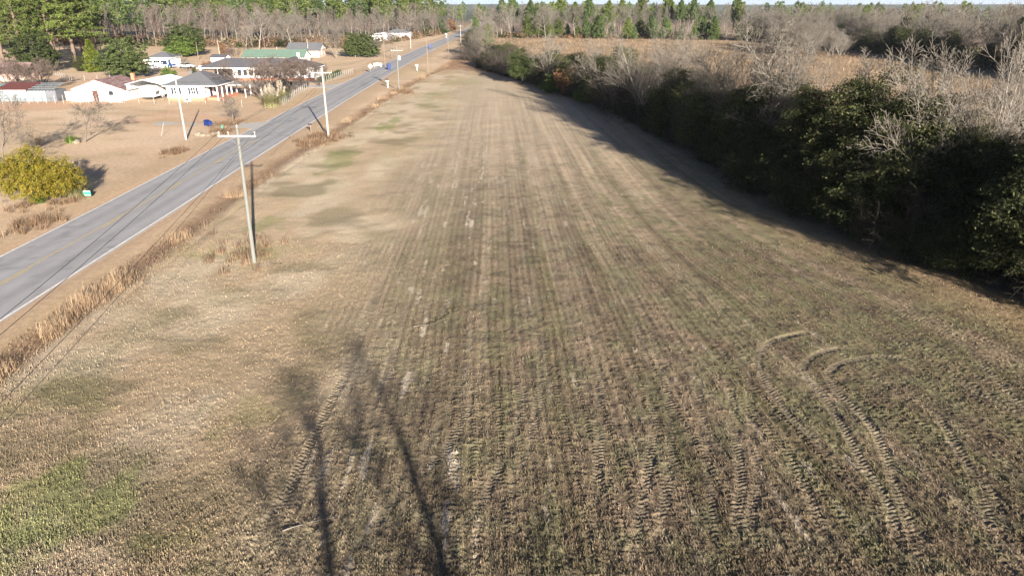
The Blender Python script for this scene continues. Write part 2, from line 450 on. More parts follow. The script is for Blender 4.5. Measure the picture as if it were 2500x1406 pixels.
# tractor ruts: paths on the ground --------------------------------
RUTS_PX = [
    [(1390,520),(1423,569),(1470,635),(1511,700),(1551,790),(1587,926),(1594,1052),(1577,1177),(1561,1278),(1536,1378),(1520,1440)],
    [(1440,550),(1468,599),(1536,700),(1587,810),(1627,941),(1637,1102),(1622,1228),(1597,1378),(1585,1440)],
    [(1190,560),(1180,700),(1185,826),(1155,961),(1114,1052),(1069,1117),(999,1182),(918,1278),(840,1400)],
    [(1150,800),(1130,900),(1090,1000),(1030,1100),(950,1190),(860,1290)],
    [(1300,640),(1325,876),(1320,951),(1300,1052),(1275,1127),(1235,1202),(1185,1278),(1144,1353),(1105,1440)],
    [(1275,900),(1270,1012),(1245,1082),(1220,1142),(1175,1228),(1134,1278),(1094,1353),(1050,1440)],
    [(560,1100),(482,1152),(392,1253)],
    [(905,830),(860,900),(829,941),(760,1080),(703,1202),(628,1303),(560,1390)],
    [(960,640),(905,740),(870,850),(800,1000),(740,1120),(690,1210),(600,1300)],
    [(1990,808),(1942,818),(1892,830),(1857,856),(1852,891),(1867,931),(1902,981),(1947,1036),(2007,1087),(2068,1152)],
    [(2258,886),(2193,873),(2118,873),(2058,886),(2027,906),(2027,931),(2058,971),(2093,1001),(2143,1066),(2180,1170),(2218,1277),(2260,1400)],
    [(2090,850),(2047,851),(1992,866),(1962,896),(1987,941),(2017,976),(2068,1061),(2118,1152),(2168,1227),(2193,1327),(2210,1420)],
    [(2100,715),(2188,760),(2333,830),(2490,986),(2560,1060)],
    [(2258,891),(2380,955),(2500,1021),(2580,1070)],
    [(1820,870),(1832,981),(1837,1076),(1852,1152),(1832,1277),(1847,1403)],
    [(1770,900),(1790,1000),(1800,1100),(1810,1180),(1795,1300),(1800,1410)],
    [(2344,1101),(2420,1200),(2470,1353),(2490,1430)],
    [(1240,420),(1235,560),(1240,700),(1250,850)],
    [(1650,620),(1760,760),(1830,850)],
    [(2100,1000),(2160,1100),(2230,1250),(2290,1410)],
    [(2250,960),(2330,1080),(2400,1220),(2440,1410)],
    [(1890,1060),(1960,1180),(2010,1300),(2040,1410)],
    [(1690,900),(1712,1000),(1728,1130),(1738,1270),(1742,1410)],
    [(1400,640),(1440,780),(1462,950),(1462,1120),(1450,1270),(1435,1410)],
    [(1045,520),(1020,640),(985,780),(950,900),(890,1040)],
    [(1300,500),(1345,640),(1395,820),(1420,980)],
]
def densify(pts, step=.35):
    p = [G(a, b) for a, b in pts]
    out = []
    for k in range(len(p) - 1):                     # Catmull-Rom
        p0 = p[max(k-1, 0)]; p1 = p[k]; p2 = p[k+1]; p3 = p[min(k+2, len(p)-1)]
        n = max(2, int(math.dist(p1, p2) / step))
        for i in range(n):
            t = i / n
            out.append(tuple(.5 * (2*p1[j] + (p2[j]-p0[j])*t + (2*p0[j]-5*p1[j]+4*p2[j]-p3[j])*t*t + (3*p1[j]-p0[j]-3*p2[j]+p3[j])*t**3) for j in (0, 1)))
    out.append(p[-1])
    return np.array(out, np.float32)
RUTS = [densify(r) for r in RUTS_PX]

def ruts_field(x, y):
    """height change, and wear (0..1), left by the tyres"""
    dz = np.zeros(x.shape, np.float32); wear = np.zeros(x.shape, np.float32)
    for ri, R in enumerate(RUTS):
        lo, hi = R.min(0) - .6, R.max(0) + .6
        ii = np.nonzero((x > lo[0]) & (x < hi[0]) & (y > lo[1]) & (y < hi[1]))[0]
        if not len(ii): continue
        px, py = x[ii], y[ii]
        best = np.full(len(ii), 9., np.float32); bs = np.zeros(len(ii), np.float32); bl = np.zeros(len(ii), np.float32)
        seg = R[1:] - R[:-1]; L = np.hypot(seg[:, 0], seg[:, 1]) + 1e-6; S = np.concatenate([[0], np.cumsum(L)])
        o = np.argsort(py); pys = py[o]
        for k in range(len(seg)):
            ya, yb = min(R[k,1], R[k+1,1]) - .5, max(R[k,1], R[k+1,1]) + .5
            a, b = np.searchsorted(pys, ya), np.searchsorted(pys, yb)
            if a >= b: continue
            j = o[a:b]
            rx, ry = px[j] - R[k,0], py[j] - R[k,1]
            ux, uy = seg[k] / L[k]
            t = np.clip(rx*ux + ry*uy, 0, L[k]); lat = rx*uy - ry*ux
            d = np.hypot(rx - t*ux, ry - t*uy)
            m = d < best[j]
            jj = j[m]; best[jj] = d[m]; bs[jj] = S[k] + t[m]; bl[jj] = lat[m]
        hw = .2
        inn = sst(hw + .05, hw - .06, best)
        ends = sst(0, 1.2 if ri in (9, 10, 11) else 3.5, bs) * sst(0, 3.5, S[-1] - bs)
        patch = .4 + .6 * sst(.3, .65, vnoise(bs / 1.7, np.full_like(bs, ri * 7.7), 90 + ri))
        ph = bs / .215 + np.abs(bl) * 1.9 + (bl > 0) * .5 + .35 * (vnoise(bs / .5, bl * 3, 140 + ri) - .5)
        tri = np.abs((ph % 1) - .5) * 2
        lug = sst(.25, .75, tri) - .5
        rim = np.exp(-((best - hw - .07) / .07) ** 2)
        if ri in (9, 10, 11): patch = .6 + .4 * patch
        z = (1.05 if ri in (9, 10, 11) else 1.0) * ends * (.5 + .5 * patch) * (inn * (-.02 + patch * .046 * lug) + .003 * rim * patch)
        dz[ii] += z; wear[ii] = np.maximum(wear[ii], inn * ends * patch * (1.0 if ri in (9, 10, 11) else .7))
    return dz, wear

def row_mask(x, y):
    edge = np.interp(y, [0, 25, 45, 70, 100, 150, 200], [-8, -9.5, -9.8, -10.5, -11, -12, -10])
    return sst(-3.5, 3.0, x - edge + (fbm(x / 9, y / 9, 1) - .5) * 9)

def field_z(x, y):
    q = row_q(x, y)
    near = sst(85, 25, y); rw = row_mask(x, y)
    z = .016 * np.cos(2 * np.pi * q / .42 + 4 * vnoise(q / 3, y / 9, 51)) * near * rw
    z = z + .055 * (fbm(x / .45, y / .45, 81, 3) - .5) * (.35 + .65 * near) + .12 * (fbm(x / 3.1, y / 3.1, 83, 2) - .5)
    lane = np.abs(((q + .5 * vnoise(q * 0, y / 14, 87)) % 1.9) - .95) - .42          # faint older wheel passes in every lane
    ph = y / .23 + np.abs(lane) * 2.2 + .5 * vnoise(x / .6, y / .6, 89)
    z = z + .034 * (sst(.25, .75, np.abs((ph % 1) - .5) * 2) - .5) * sst(.24, .16, np.abs(lane)) * sst(.38, .6, fbm(q / 1.9, y / 7, 91, 2)) * sst(48, 26, y) * rw
    cl = fbm(x / .17, y / .17, 85, 2)
    z = z + .038 * sst(.5, .8, cl) * sst(55, 18, y) * (.4 + .6 * rw)
    return z

def edge_mask(x, y):
    return np.minimum(np.minimum(x - ditch_x(y) - 1.0, hedge_x(y) + 2.0 - x), 204 - y)

def axis(fine0, fine1, step, lo, hi, g):
    a = list(np.arange(fine0, fine1 + 1e-6, step))
    s, v = step, a[-1]
    while v < hi: s *= g; v += s; a.append(v)
    s, v, b = step, a[0], []
    while v > lo: s *= g; v -= s; b.append(v)
    return np.array(b[::-1] + a)

def grid_faces(nx, ny):
    i = np.arange(nx * ny).reshape(ny, nx)
    return np.stack([i[:-1, :-1], i[:-1, 1:], i[1:, 1:], i[1:, :-1]], -1).reshape(-1, 4)

xs = axis(-72, 46, .75, -9000, 9000, 1.1); ys = axis(10, 125, .85, -400, 14000, 1.05)
X, Y = np.meshgrid(xs, ys); xf, yf = X.ravel().astype(np.float32), Y.ravel().astype(np.float32)
em = edge_mask(xf, yf)
zg = .10 * (fbm(xf / 6, yf / 6, 101, 2) - .5) * sst(400, 60, np.hypot(xf, yf)) + .05 * (fbm(xf / 1.1, yf / 1.1, 103, 2) - .5) * sst(160, 60, yf)
side = np.maximum(xf - road_near(yf), road_near(yf) - ROADW - xf)
zg = zg * sst(.3, 1.5, side)
zg -= .16 * sst(1.6, .2, np.abs(xf - ditch_x(yf) + .4)) * (yf < 230)                     # shallow roadside ditch
zg -= .30 * sst(.4, 1.8, em) * (yf > 14)
zg -= .10 * sst(.55, -.1, side)
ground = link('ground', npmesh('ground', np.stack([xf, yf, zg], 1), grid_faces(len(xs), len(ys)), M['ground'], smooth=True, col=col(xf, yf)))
tag(ground, 'dry tan winter lawns, verges and rough ground', kind='structure')

yr = [12.5]
while yr[-1] < 206: yr.append(yr[-1] + (.05 * (yr[-1] / 15) ** .6 if yr[-1] < 38 else .087 * (yr[-1] / 38) ** 2.2))
yr = np.array(yr); NC = 640
W = .74 * (.926 * yr + 6.3) + 3.0
xa, xb = np.maximum(-W, ditch_x(yr) + .2), np.minimum(W, hedge_x(yr) + 2.6)
u = np.linspace(0, 1, NC)
X = xa[:, None] + (xb - xa)[:, None] * u[None]; Y = np.repeat(yr[:, None], NC, 1)
xf, yf = X.ravel().astype(np.float32), Y.ravel().astype(np.float32)
zf = field_z(xf, yf)
dz, wear = ruts_field(xf, yf)
em = edge_mask(xf, yf)
zf = zf * (1 - .6 * wear) + dz
zf = zf * sst(0, 1.5, em) - .12 * sst(1.2, -.4, em)
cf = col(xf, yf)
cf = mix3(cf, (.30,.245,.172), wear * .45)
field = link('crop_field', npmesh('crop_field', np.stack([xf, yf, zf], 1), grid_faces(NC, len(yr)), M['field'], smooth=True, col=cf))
tag(field, 'harvested field with drill rows and tractor ruts', kind='structure')

# ---------------------------------------------------------------- road
def strip(y0, y1, off0, off1, z, step=4.0, jit=0.0, seed=0):
    y = np.arange(y0, y1 + .01, step); z = z - .045 * abs((off0 + off1) / 2 + ROADW / 2) / (ROADW / 2)
    rn = road_near(y)
    j = jit * (vnoise(y / 1.3, y * 0, seed) - .5) if jit else 0
    A = np.stack([rn + off0 + j, y, np.full_like(y, z)], 1); B = np.stack([rn + off1, y, np.full_like(y, z)], 1)
    V = np.concatenate([A, B]); n = len(y)
    f = np.array([(k, n + k, n + k + 1, k + 1) for k in range(n - 1)])
    return V, f
def solid_strip(y0, y1, off0, off1, z, step=4.0, jit=.0, seed=0, depth=.08):
    y = np.arange(y0, y1 + .01, step); rn = road_near(y); n = len(y)
    j0 = jit * (vnoise(y / 1.1, y * 0, seed) - .5); j1 = jit * (vnoise(y / 1.1, y * 0 + 9, seed) - .5)
    a, b = rn + off0 + j0, rn + off1 + j1
    V = np.concatenate([np.stack([a, y, np.full(n, z)], 1), np.stack([b, y, np.full(n, z)], 1), np.stack([a - .1, y, np.full(n, z - depth)], 1), np.stack([b + .1, y, np.full(n, z - depth)], 1)])
    k = np.arange(n - 1)
    f = np.concatenate([np.stack([k, n+k, n+k+1, k+1], 1), np.stack([2*n+k, k, k+1, 2*n+k+1], 1), np.stack([n+k, 3*n+k, 3*n+k+1, n+k+1], 1)])
    return V, f
yv = np.concatenate([np.arange(-60, 140, .5), np.arange(140, 901, 4.0)]); nu = 27
tv = np.linspace(-ROADW - .26, .26, nu); nv_ = len(yv)
ragl = .2 * (fbm(yv / .9, yv * 0, 5, 2) - .5); ragr = .2 * (fbm(yv / .9, yv * 0 + 7, 6, 2) - .5)
Xr = road_near(yv)[:, None] + tv[None]; Xr[:, 0] += ragl; Xr[:, -1] += ragr
Yr = np.repeat(yv[:, None], nu, 1); Zr = np.full_like(Xr, .02) - .045 * np.abs(tv[None] + ROADW / 2) / (ROADW / 2)
Zr[:, 0] = Zr[:, -1] = -.09
tt, yy_ = (Xr - road_near(yv)[:, None]).ravel().astype(np.float32), Yr.ravel().astype(np.float32)
lane = np.minimum(np.abs(np.abs(tt + ROADW / 2) - 1.0), np.abs(np.abs(tt + ROADW / 2) - 2.7))
wear_r = 1 + .09 * sst(.6, .1, lane) - .10 * sst(.5, .1, np.abs(np.abs(tt + ROADW / 2) - 1.85)) + .16 * (fbm(tt / 1.2, yy_ / 14, 201) - .5) + .22 * (fbm(tt / .5, yy_ / .8, 203) - .5)
crack = sst(.035, .0, np.abs(fbm(tt / 2.2, yy_ / 1.6, 205, 3) - .5)) * sst(.45, .6, fbm(tt / 5, yy_ / 12, 207, 2))
cr = np.array((.265, .26, .262), np.float32)[None] * wear_r[:, None]
cr = cr * (1 - .28 * crack[:, None])
cr = mix3(cr, (.36,.27,.18), sst(.5, .1, np.minimum(tt + ROADW + .3, .3 - tt) + .35 * (fbm(tt * 2, yy_ / .6, 209, 2) - .35)) * .85)       # sand creeping in
M['road'] = tonemat('worn_asphalt_surface', ((40.0, .18), (6.0, .08)), .25, 60.0, .01, .9)
road = link('road', npmesh('road', np.stack([Xr.ravel(), Yr.ravel(), Zr.ravel()], 1), grid_faces(nu, nv_), M['road'], smooth=True, col=cr))
tag(road, 'grey two-lane country road with worn markings', kind='structure')
link('edge_line', npmesh('edge_line', *strip(-60, 900, -.16, -.03, .026, 1.0), M['whitepaint']), road)
link('edge_line', npmesh('edge_line', *strip(-60, 900, -ROADW + .03, -ROADW + .16, .026, 1.0), M['whitepaint']), road)
link('centre_line', npmesh('centre_line', *strip(-60, 92, -ROADW / 2 - .17, -ROADW / 2 - .07, .026, 1.0), M['yellow']), road)
for k, y0 in enumerate([-20 + 12.2 * i for i in range(34)]):
    link('lane_dash', npmesh('lane_dash', *strip(y0, y0 + 3, -ROADW / 2 + .05, -ROADW / 2 + .15, .026, 1.0), M['yellow']), road)

def sheet(name, pts, z, mat, label):
    n = len(pts)
    V = [(x, y, z) for x, y in pts] + [(x, y, z - .12) for x, y in pts]
    me = bpy.data.meshes.new(name)
    me.from_pydata(V, [], [tuple(range(n))] + [(k, n + k, n + (k+1) % n, (k+1) % n) for k in range(n)])
    me.materials.append(mat); me.update()
    return tag(link(name, me), label, kind='structure')
sheet('driveway', [(-37.1, 100.5), (-37.1, 108.8), (-39.3, 107.0), (-41.5, 106.4), (-47, 106.2), (-54, 108), (-54, 105.2), (-47, 103.4), (-41.6, 102.9), (-39.0, 102.3)], .012, M['concrete'], 'short grey driveway mouth beside the boulders')
sheet('driveway', [(-38.6, 152.5), (-38.8, 164.5), (-41, 161.5), (-46, 160), (-58, 162), (-66, 164), (-66, 160.5), (-57, 158.6), (-46, 157), (-41, 155.2)], .012, M['concrete'], 'pale driveway of the long low house')

# ---------------------------------------------------------------- plants: generators
def unit(v): return v / (np.linalg.norm(v, axis=-1, keepdims=True) + 1e-9)

def tubes(S, n):
    """S rows: p0 p1 r0 r1 -> open prisms"""
    S = np.asarray(S, np.float32)
    if not len(S): return np.zeros((0, 3), np.float32), np.zeros((0, 4), np.int32)
    p0, p1, r0, r1 = S[:, :3], S[:, 3:6], S[:, 6], S[:, 7]
    d = unit(p1 - p0)
    a = np.where(np.abs(d[:, 2:3]) < .9, np.array([[0, 0, 1.]]), np.array([[1., 0, 0]]))
    u = unit(np.cross(d, a)); w = np.cross(d, u)
    t = np.arange(n) * 2 * np.pi / n
    ring = u[:, None] * np.cos(t)[None, :, None] + w[:, None] * np.sin(t)[None, :, None]
    V = np.concatenate([p0[:, None] + ring * r0[:, None, None], p1[:, None] + ring * r1[:, None, None]], 1)
    b = (np.arange(len(S)) * 2 * n)[:, None]
    k = np.arange(n); k2 = (k + 1) % n
    f = np.stack([b + k, b + k2, b + n + k2, b + n + k], -1)
    return V.reshape(-1, 3), f.reshape(-1, 4).astype(np.int32)

def join(parts):
    V, Fq, b = [], {}, 0
    for v, f in parts:
        if not len(v): continue
        V.append(v); Fq.setdefault(f.shape[1], []).append(f + b); b += len(v)
    return np.concatenate(V), [np.concatenate(x) for x in Fq.values()]

def grow(seed, stems, kids, angle, ratio, start, droop=.0, up=.25, wob=.16, rratio=.5, nseg=(6, 4, 2, 1, 1), rmin=.008):
    """branching skeleton; returns list of segment rows per level"""
    rg = random.Random(seed); nv = lambda: Vector((rg.gauss(0, 1), rg.gauss(0, 1), rg.gauss(0, 1)))
    out = [[] for _ in range(len(kids) + 1)]
    def br(p, d, L, r, lv):
        n = nseg[min(lv, len(nseg) - 1)]; pts = [(p, r)]
        rt = r * (.2 if lv else .25)
        for i in range(n):
            d = (d + nv() * wob + Vector((0, 0, up if lv else up * .3))).normalized()
            if droop and lv >= 2: d = (d - Vector((0, 0, droop))).normalized()
            q = p + d * (L / n); rr = max(rmin, r + (rt - r) * (i + 1) / n)
            out[lv].append((*p, *q, pts[-1][1], rr)); p = q; pts.append((q, rr))
        if lv < len(kids):
            m = kids[lv]; m = rg.randint(max(1, int(m * .8)), int(m * 1.2 + .5))
            ph = rg.random() * 6.28
            for j in range(m):
                t = start[lv] + (1 - start[lv]) * ((j + rg.random()) / m)
                x = min(t * n, n - 1e-3); i = int(x); a, ra = pts[i]; b, rb = pts[i + 1]
                q = a.lerp(b, x - i); ax = (b - a).normalized()
                ph += 2.4 + rg.uniform(-.4, .4)
                s = ax.cross(Vector((0, 0, 1)) if abs(ax.z) < .95 else Vector((1, 0, 0))).normalized(); s2 = ax.cross(s)
                an = math.radians(angle[lv] * rg.uniform(.7, 1.3))
                dd = ax * math.cos(an) + (s * math.cos(ph) + s2 * math.sin(ph)) * math.sin(an)
                ll = L * ratio[lv] * rg.uniform(.65, 1.2) * (1.25 - .75 * (t if lv == 0 else t * .8))
                br(q, dd, ll, max(rmin, (ra + (rb - ra) * (x - i)) * rratio), lv + 1)
    for p, d, L, r in stems: br(Vector(p), Vector(d).normalized(), L, r, 0)
    return out

def cards(P, size, rg, out=None, asp=.55, jit=.35):
    """leaf-shaped quads at points P; out: preferred facing"""
    n = len(P)
    a = unit(rg.normal(size=(n, 3)))
    if out is not None: a = unit(a * .9 + out * .75)
    b = unit(np.cross(a, rg.normal(size=(n, 3)))); c = np.cross(a, b)
    s = size * (1 + jit * rg.normal(size=(n, 1)).clip(-1.5, 2))
    b = b * s; c = c * s * asp
    V = np.stack([P - b * .8 - c, P - b * .8 + c, P + b * 1.2 + a * s * .15], 1)
    return V.reshape(-1, 3).astype(np.float32), np.arange(n * 3, dtype=np.int32).reshape(-1, 3)

def needles(P, size, rg, per):
    """spiky tufts of thin triangles"""
    n = len(P); P = np.repeat(P, per, 0)
    d = unit(rg.normal(size=(n * per, 3)) + np.array([0, 0, .25]))
    w = unit(np.cross(d, rg.normal(size=(n * per, 3))))
    s = size * rg.uniform(.6, 1.25, (n * per, 1))
    V = np.stack([P - w * s * .16, P + w * s * .16, P + d * s], 1)
    return V.reshape(-1, 3).astype(np.float32), np.arange(n * per * 3, dtype=np.int32).reshape(-1, 3)

def skel_meshes(sk, cut, n_lo, n_hi=3):
    lo = [tubes(s, n_lo if i < 2 else 4) for i, s in enumerate(sk[:cut])]
    hi = [tubes(s, n_hi) for s in sk[cut:]]
    return join(lo), (join(hi) if hi else None)

def proto(name, V1, F1, m1, V2, F2, m2, n1='trunk', n2='crown'):
    return dict(name=name, h=float(np.percentile(np.concatenate([V1[:, 2], V2[:, 2]]), 99.7)), parts=[(n1, npmesh(n1, V1, F1, m1, smooth=False)), (n2, npmesh(n2, V2, F2, m2))])

def place(pr, loc, label, cat='tree', group=None, scale=1.0, rz=0.0, mats=None):
    o = empty(pr['name'], (loc[0], loc[1], loc[2] if len(loc) > 2 else -.05), label, cat, group, rz)
    o.scale = scale if hasattr(scale, '__len__') else (scale,) * 3
    for nm, me in pr['parts']:
        link(nm, me, o)
    return o

PROTO = {}
# bare trees, all about 10 m high at scale 1
def bare(name, seed, kind, bark, twig, obj='bare_tree'):
    rg = random.Random(seed)
    if kind == 'spread':
        sk = grow(seed, [((0, 0, 0), (rg.uniform(-.08, .08), rg.uniform(-.08, .08), 1), 8.2, .14)], (11, 7, 7, 6), (52, 42, 40, 42), (.66, .55, .52, .5), (.22, .2, .2, .15), up=.1, wob=.1, rratio=.5, rmin=.013)
    elif kind == 'fan':          # several rising limbs from a short fork
        st = []
        for k in range(5):
            a = k * 1.257 + rg.uniform(-.3, .3); t = rg.uniform(.18, .5)
            st.append(((0, 0, .1), (math.cos(a) * t, math.sin(a) * t, 1), rg.uniform(7.5, 9.6), rg.uniform(.055, .09)))
        sk = grow(seed, st, (11, 8, 7), (34, 36, 40), (.44, .5, .5), (.22, .2, .15), up=.12, wob=.085, rratio=.45, rmin=.009)
    elif kind == 'slender':
        sk = grow(seed, [((0, 0, 0), (rg.uniform(-.05, .05), rg.uniform(-.05, .05), 1), 9.8, .085)], (22, 8, 7), (46, 42, 42), (.27, .5, .5), (.3, .2, .15), up=.22, wob=.07, rratio=.45, rmin=.013)
    elif kind == 'myrtle':       # vase of many stems
        st = []
        for k in range(9):
            a = k * .7 + rg.uniform(-.3, .3); t = rg.uniform(.25, .8)
            st.append(((math.cos(a) * .15, math.sin(a) * .15, 0), (math.cos(a) * t, math.sin(a) * t, 1), rg.uniform(6.0, 7.6), rg.uniform(.075, .115)))
        sk = grow(seed, st, (8, 8, 7), (32, 34, 36), (.5, .5, .5), (.35, .25, .15), up=.12, rratio=.5, rmin=.013)
    elif kind == 'shrub':        # tangled thicket
        st = []
        for k in range(16):
            a = k * 2.4; t = rg.uniform(.15, 1.1)
            st.append(((math.cos(a) * rg.uniform(.2, 1.6), math.sin(a) * rg.uniform(.2, 1.6), 0), (math.cos(a) * t, math.sin(a) * t, 1), rg.uniform(4.5, 9.0), rg.uniform(.035, .065)))
        sk = grow(seed, st, (8, 7, 6), (48, 48, 45), (.45, .52, .55), (.08, .12, .1), up=.1, wob=.24, rratio=.5, rmin=.01)
    cut = 2 if kind in ('fan', 'myrtle', 'shrub') else 3
    if kind == 'slender': cut = 2
    (V1, F1), hi = skel_meshes(sk, cut, 6 if kind in ('spread',) else 5)
    V2, F2 = hi
    PROTO[name] = proto(obj, V1, F1, bark, V2, F2, twig)

def evergreen(name, seed, h, rad, zc, leaf, n, lobes, mat, bark, asp=.55, obj='evergreen_tree', flat=1.0, bottom=.12, low=None, spray=.26, flatness=.3, rag=.28):
    rg = np.random.default_rng(seed)
    D = unit(rg.normal(size=(lobes, 3))); D[:, 2] *= flat
    rr = rg.uniform(.35, .84, (lobes, 1)); far_ = rg.random(lobes) < rag; rr[far_] = rg.uniform(.86, 1.08, (int(far_.sum()), 1))
    Lc = D * rr * np.array([rad, rad, (h - zc) * .95]); Lc[:, 2] = np.where(Lc[:, 2] < 0, Lc[:, 2] * (zc - bottom * h) / (h - zc), Lc[:, 2]) + zc
    Lr = np.where(far_, rg.uniform(.09, .2, lobes), rg.uniform(.18, .40, lobes)) * rad
    per = 46; ns_ = n // per; n = ns_ * per                       # leaves gather in flat sprays on the lobes
    li = rg.choice(lobes, ns_, p=Lr**2 / (Lr**2).sum())
    sd = unit(rg.normal(size=(ns_, 3)) + np.array([0, 0, .15]))
    Sc = Lc[li] + sd * Lr[li][:, None] * np.array([1, 1, .8]) * (rg.uniform(.5, 1.15, (ns_, 1)) ** .6)
    off = rg.normal(size=(ns_, per, 3)) * np.array([1, 1, flatness]) * spray
    off = off + sd[:, None] * (np.abs(rg.normal(size=(ns_, per, 1))) * spray * .9)
    P = (Sc[:, None] + off).reshape(-1, 3); dd = np.repeat(unit(sd + np.array([0, 0, .5])), per, 0)
    P[:, 2] = np.maximum(P[:, 2], .12 * rg.random(n) + bottom * h * .4)
    V2, F2 = cards(P, leaf, rg, dd, asp)
    sk = grow(seed, [((0, 0, 0), (.02, .03, 1), h * .8, rad * .055 + .05)], (9, 5), (55, 45), (.55, .5), (.15, .25), up=.1)
    V1, F1 = join([tubes(s, 5) for s in sk])
    if low is not None: pass
    PROTO[name] = proto(obj, V1, F1, bark, V2, F2, mat)

def pine(name, seed, h, cb, rad, nb, per, size, mat, shape='round', obj='pine_tree', sub=5):
    rg = np.random.default_rng(seed); rr = random.Random(seed)
    S = []; P = []
    lean = (rr.uniform(-.03, .03), rr.uniform(-.03, .03))
    top = lambda z: np.array([lean[0] * z, lean[1] * z, z])
    ns = 8
    for i in range(ns):
        S.append((*top(h * .98 * i / ns), *top(h * .98 * (i + 1) / ns), .022 * h * (1 - .85 * i / ns) + .02, .022 * h * (1 - .85 * (i + 1) / ns) + .02))
    for i in range(nb):
        t = (i + rr.random()) / nb; z = h * (cb + (1 - cb) * t * .97)
        if shape == 'round': L = rad * (math.sin(math.pi * min(1, .22 + .78 * t)) ** .6 * (1.12 - .45 * t)) * rr.uniform(.6, 1.1)
        else: L = rad * (1.03 - t) * rr.uniform(.75, 1.1)
        a = i * 2.4 + rr.uniform(-.5, .5); el = rr.uniform(-.12, .35) + .4 * t
        d = np.array([math.cos(a) * math.cos(el), math.sin(a) * math.cos(el), math.sin(el)])
        b0 = top(z); b1 = b0 + d * L
        S.append((*b0, *b1, .03 + .006 * L, .015))
        for k in range(sub):
            f = .35 + .7 * (k + rr.random()) / sub
            P.append(b0 + d * L * f + np.array([rr.gauss(0, 1), rr.gauss(0, 1), rr.gauss(0, .6)]) * (.07 * L + .14))
    P.append(top(h))
    V2, F2 = needles(np.array(P), size, rg, per)
    V1, F1 = tubes(S, 5)
    PROTO[name] = proto(obj, V1, [F1], M['pinebark'], V2, [F2], mat)

bare('oak_a', 11, 'spread', M['palebark'], M['twig']); bare('oak_b', 12, 'spread', M['bark'], M['twig']); bare('oak_c', 13, 'spread', M['palebark'], M['paletwig'])
bare('fan_a', 21, 'fan', M['palebark'], M['paletwig']); bare('fan_b', 22, 'fan', M['palebark'], M['twig']); bare('fan_c', 23, 'fan', M['bark'], M['twig'])
bare('slim_a', 31, 'slender', M['palebark'], M['twig']); bare('slim_b', 32, 'slender', M['bark'], M['twig']); bare('slim_c', 33, 'slender', M['palebark'], M['redtwig'])
PLAIN = grow(35, [((0, 0, 0), (.0, .0, 1), 9.8, .135)], (9, 5, 5), (50, 45, 42), (.30, .5, .5), (.45, .3, .2), up=.12, wob=.035, rratio=.5, rmin=.012)
(V1, F1), (V2, F2) = skel_meshes(PLAIN, 2, 6)
PROTO['plain'] = proto('bare_tree', V1, F1, M['bark'], V2, F2, M['twig'])
bare('myrtle_a', 41, 'myrtle', M['bark'], M['redtwig'], 'crape_myrtle'); bare('myrtle_b', 42, 'myrtle', M['brownbark'], M['redtwig'], 'crape_myrtle')
bare('shrub_a', 51, 'shrub', M['brownbark'], M['shrubtwig'], 'bare_shrub'); bare('shrub_b', 52, 'shrub', M['brownbark'], M['browntwig'], 'bare_shrub'); bare('shrub_c', 53, 'shrub', M['brownbark'], M['browntwig'], 'bare_shrub')
evergreen('ever_a', 61, 10, 4.2, 4.4, .062, 62000, 46, M['olive'], M['brownbark'], bottom=.03)
evergreen('ever_b', 62, 10, 3.6, 4.4, .062, 52000, 40, M['olive'], M['brownbark'], bottom=.03)
evergreen('ever_c', 63, 10, 5.0, 4.2, .075, 52000, 46, M['magnolia'], M['brownbark'], bottom=.03)
evergreen('low_a', 64, 6, 4.2, 2.6, .07, 34000, 34, M['olive'], M['brownbark'], obj='evergreen_shrub', bottom=.02)
evergreen('low_b', 65, 6, 4.0, 2.4, .12, 20000, 28, M['brightleaf'], M['brownbark'], obj='evergreen_shrub')
evergreen('dome', 66, 10, 6.6, 4.2, .17, 34000, 40, M['magnolia'], M['bark'], rag=.1)
evergreen('gold', 67, 5, 4.6, 2.4, .055, 70000, 60, M['goldleaf'], M['palebark'], obj='yellow_shrub', bottom=.25, spray=.14, flatness=.7, rag=.04)
evergreen('brownbush', 68, 6, 3.6, 2.6, .15, 9000, 18, M['brownleaf'], M['brownbark'], obj='brown_shrub')
pine('pine_a', 71, 22, .36, 4.6, 110, 26, .95, M['pine']); pine('pine_b', 72, 22, .42, 4.0, 95, 26, .95, M['pine']); pine('pine_c', 73, 22, .5, 3.6, 80, 26, .95, M['pinedark'])
pine('young_a', 74, 11, .10, 3.3, 80, 22, .7, M['pine'], 'round'); pine('young_b', 75, 11, .06, 3.0, 80, 22, .7, M['pinedark'], 'round')
pine('pine_big', 78, 22, .28, 5.8, 95, 24, .55, M['pine'], 'round', sub=9)
pine('cedar', 76, 10, .03, 3.6, 150, 24, .6, M['cedar'], 'cone', 'cedar_tree', 6)
pine('arbor', 77, 10, .02, 3.0, 150, 24, .6, M['arbor'], 'cone', 'golden_conifer', 6)

def at(px, py, pr, top, label, cat='tree', group=None, base_h=10.0, rz=None, wide=1.0):
    """thing whose foot the photograph shows at (px, py) and whose tip reaches row `top`"""
    x, y = G(px, py)
    s = max(.05, hz(top, y) / PROTO[pr]['h'])
    return place(PROTO[pr], (x, y), label, cat, group, (s * wide, s * wide, s), (px * 1.7 + py) % 6.28 if rz is None else rz)

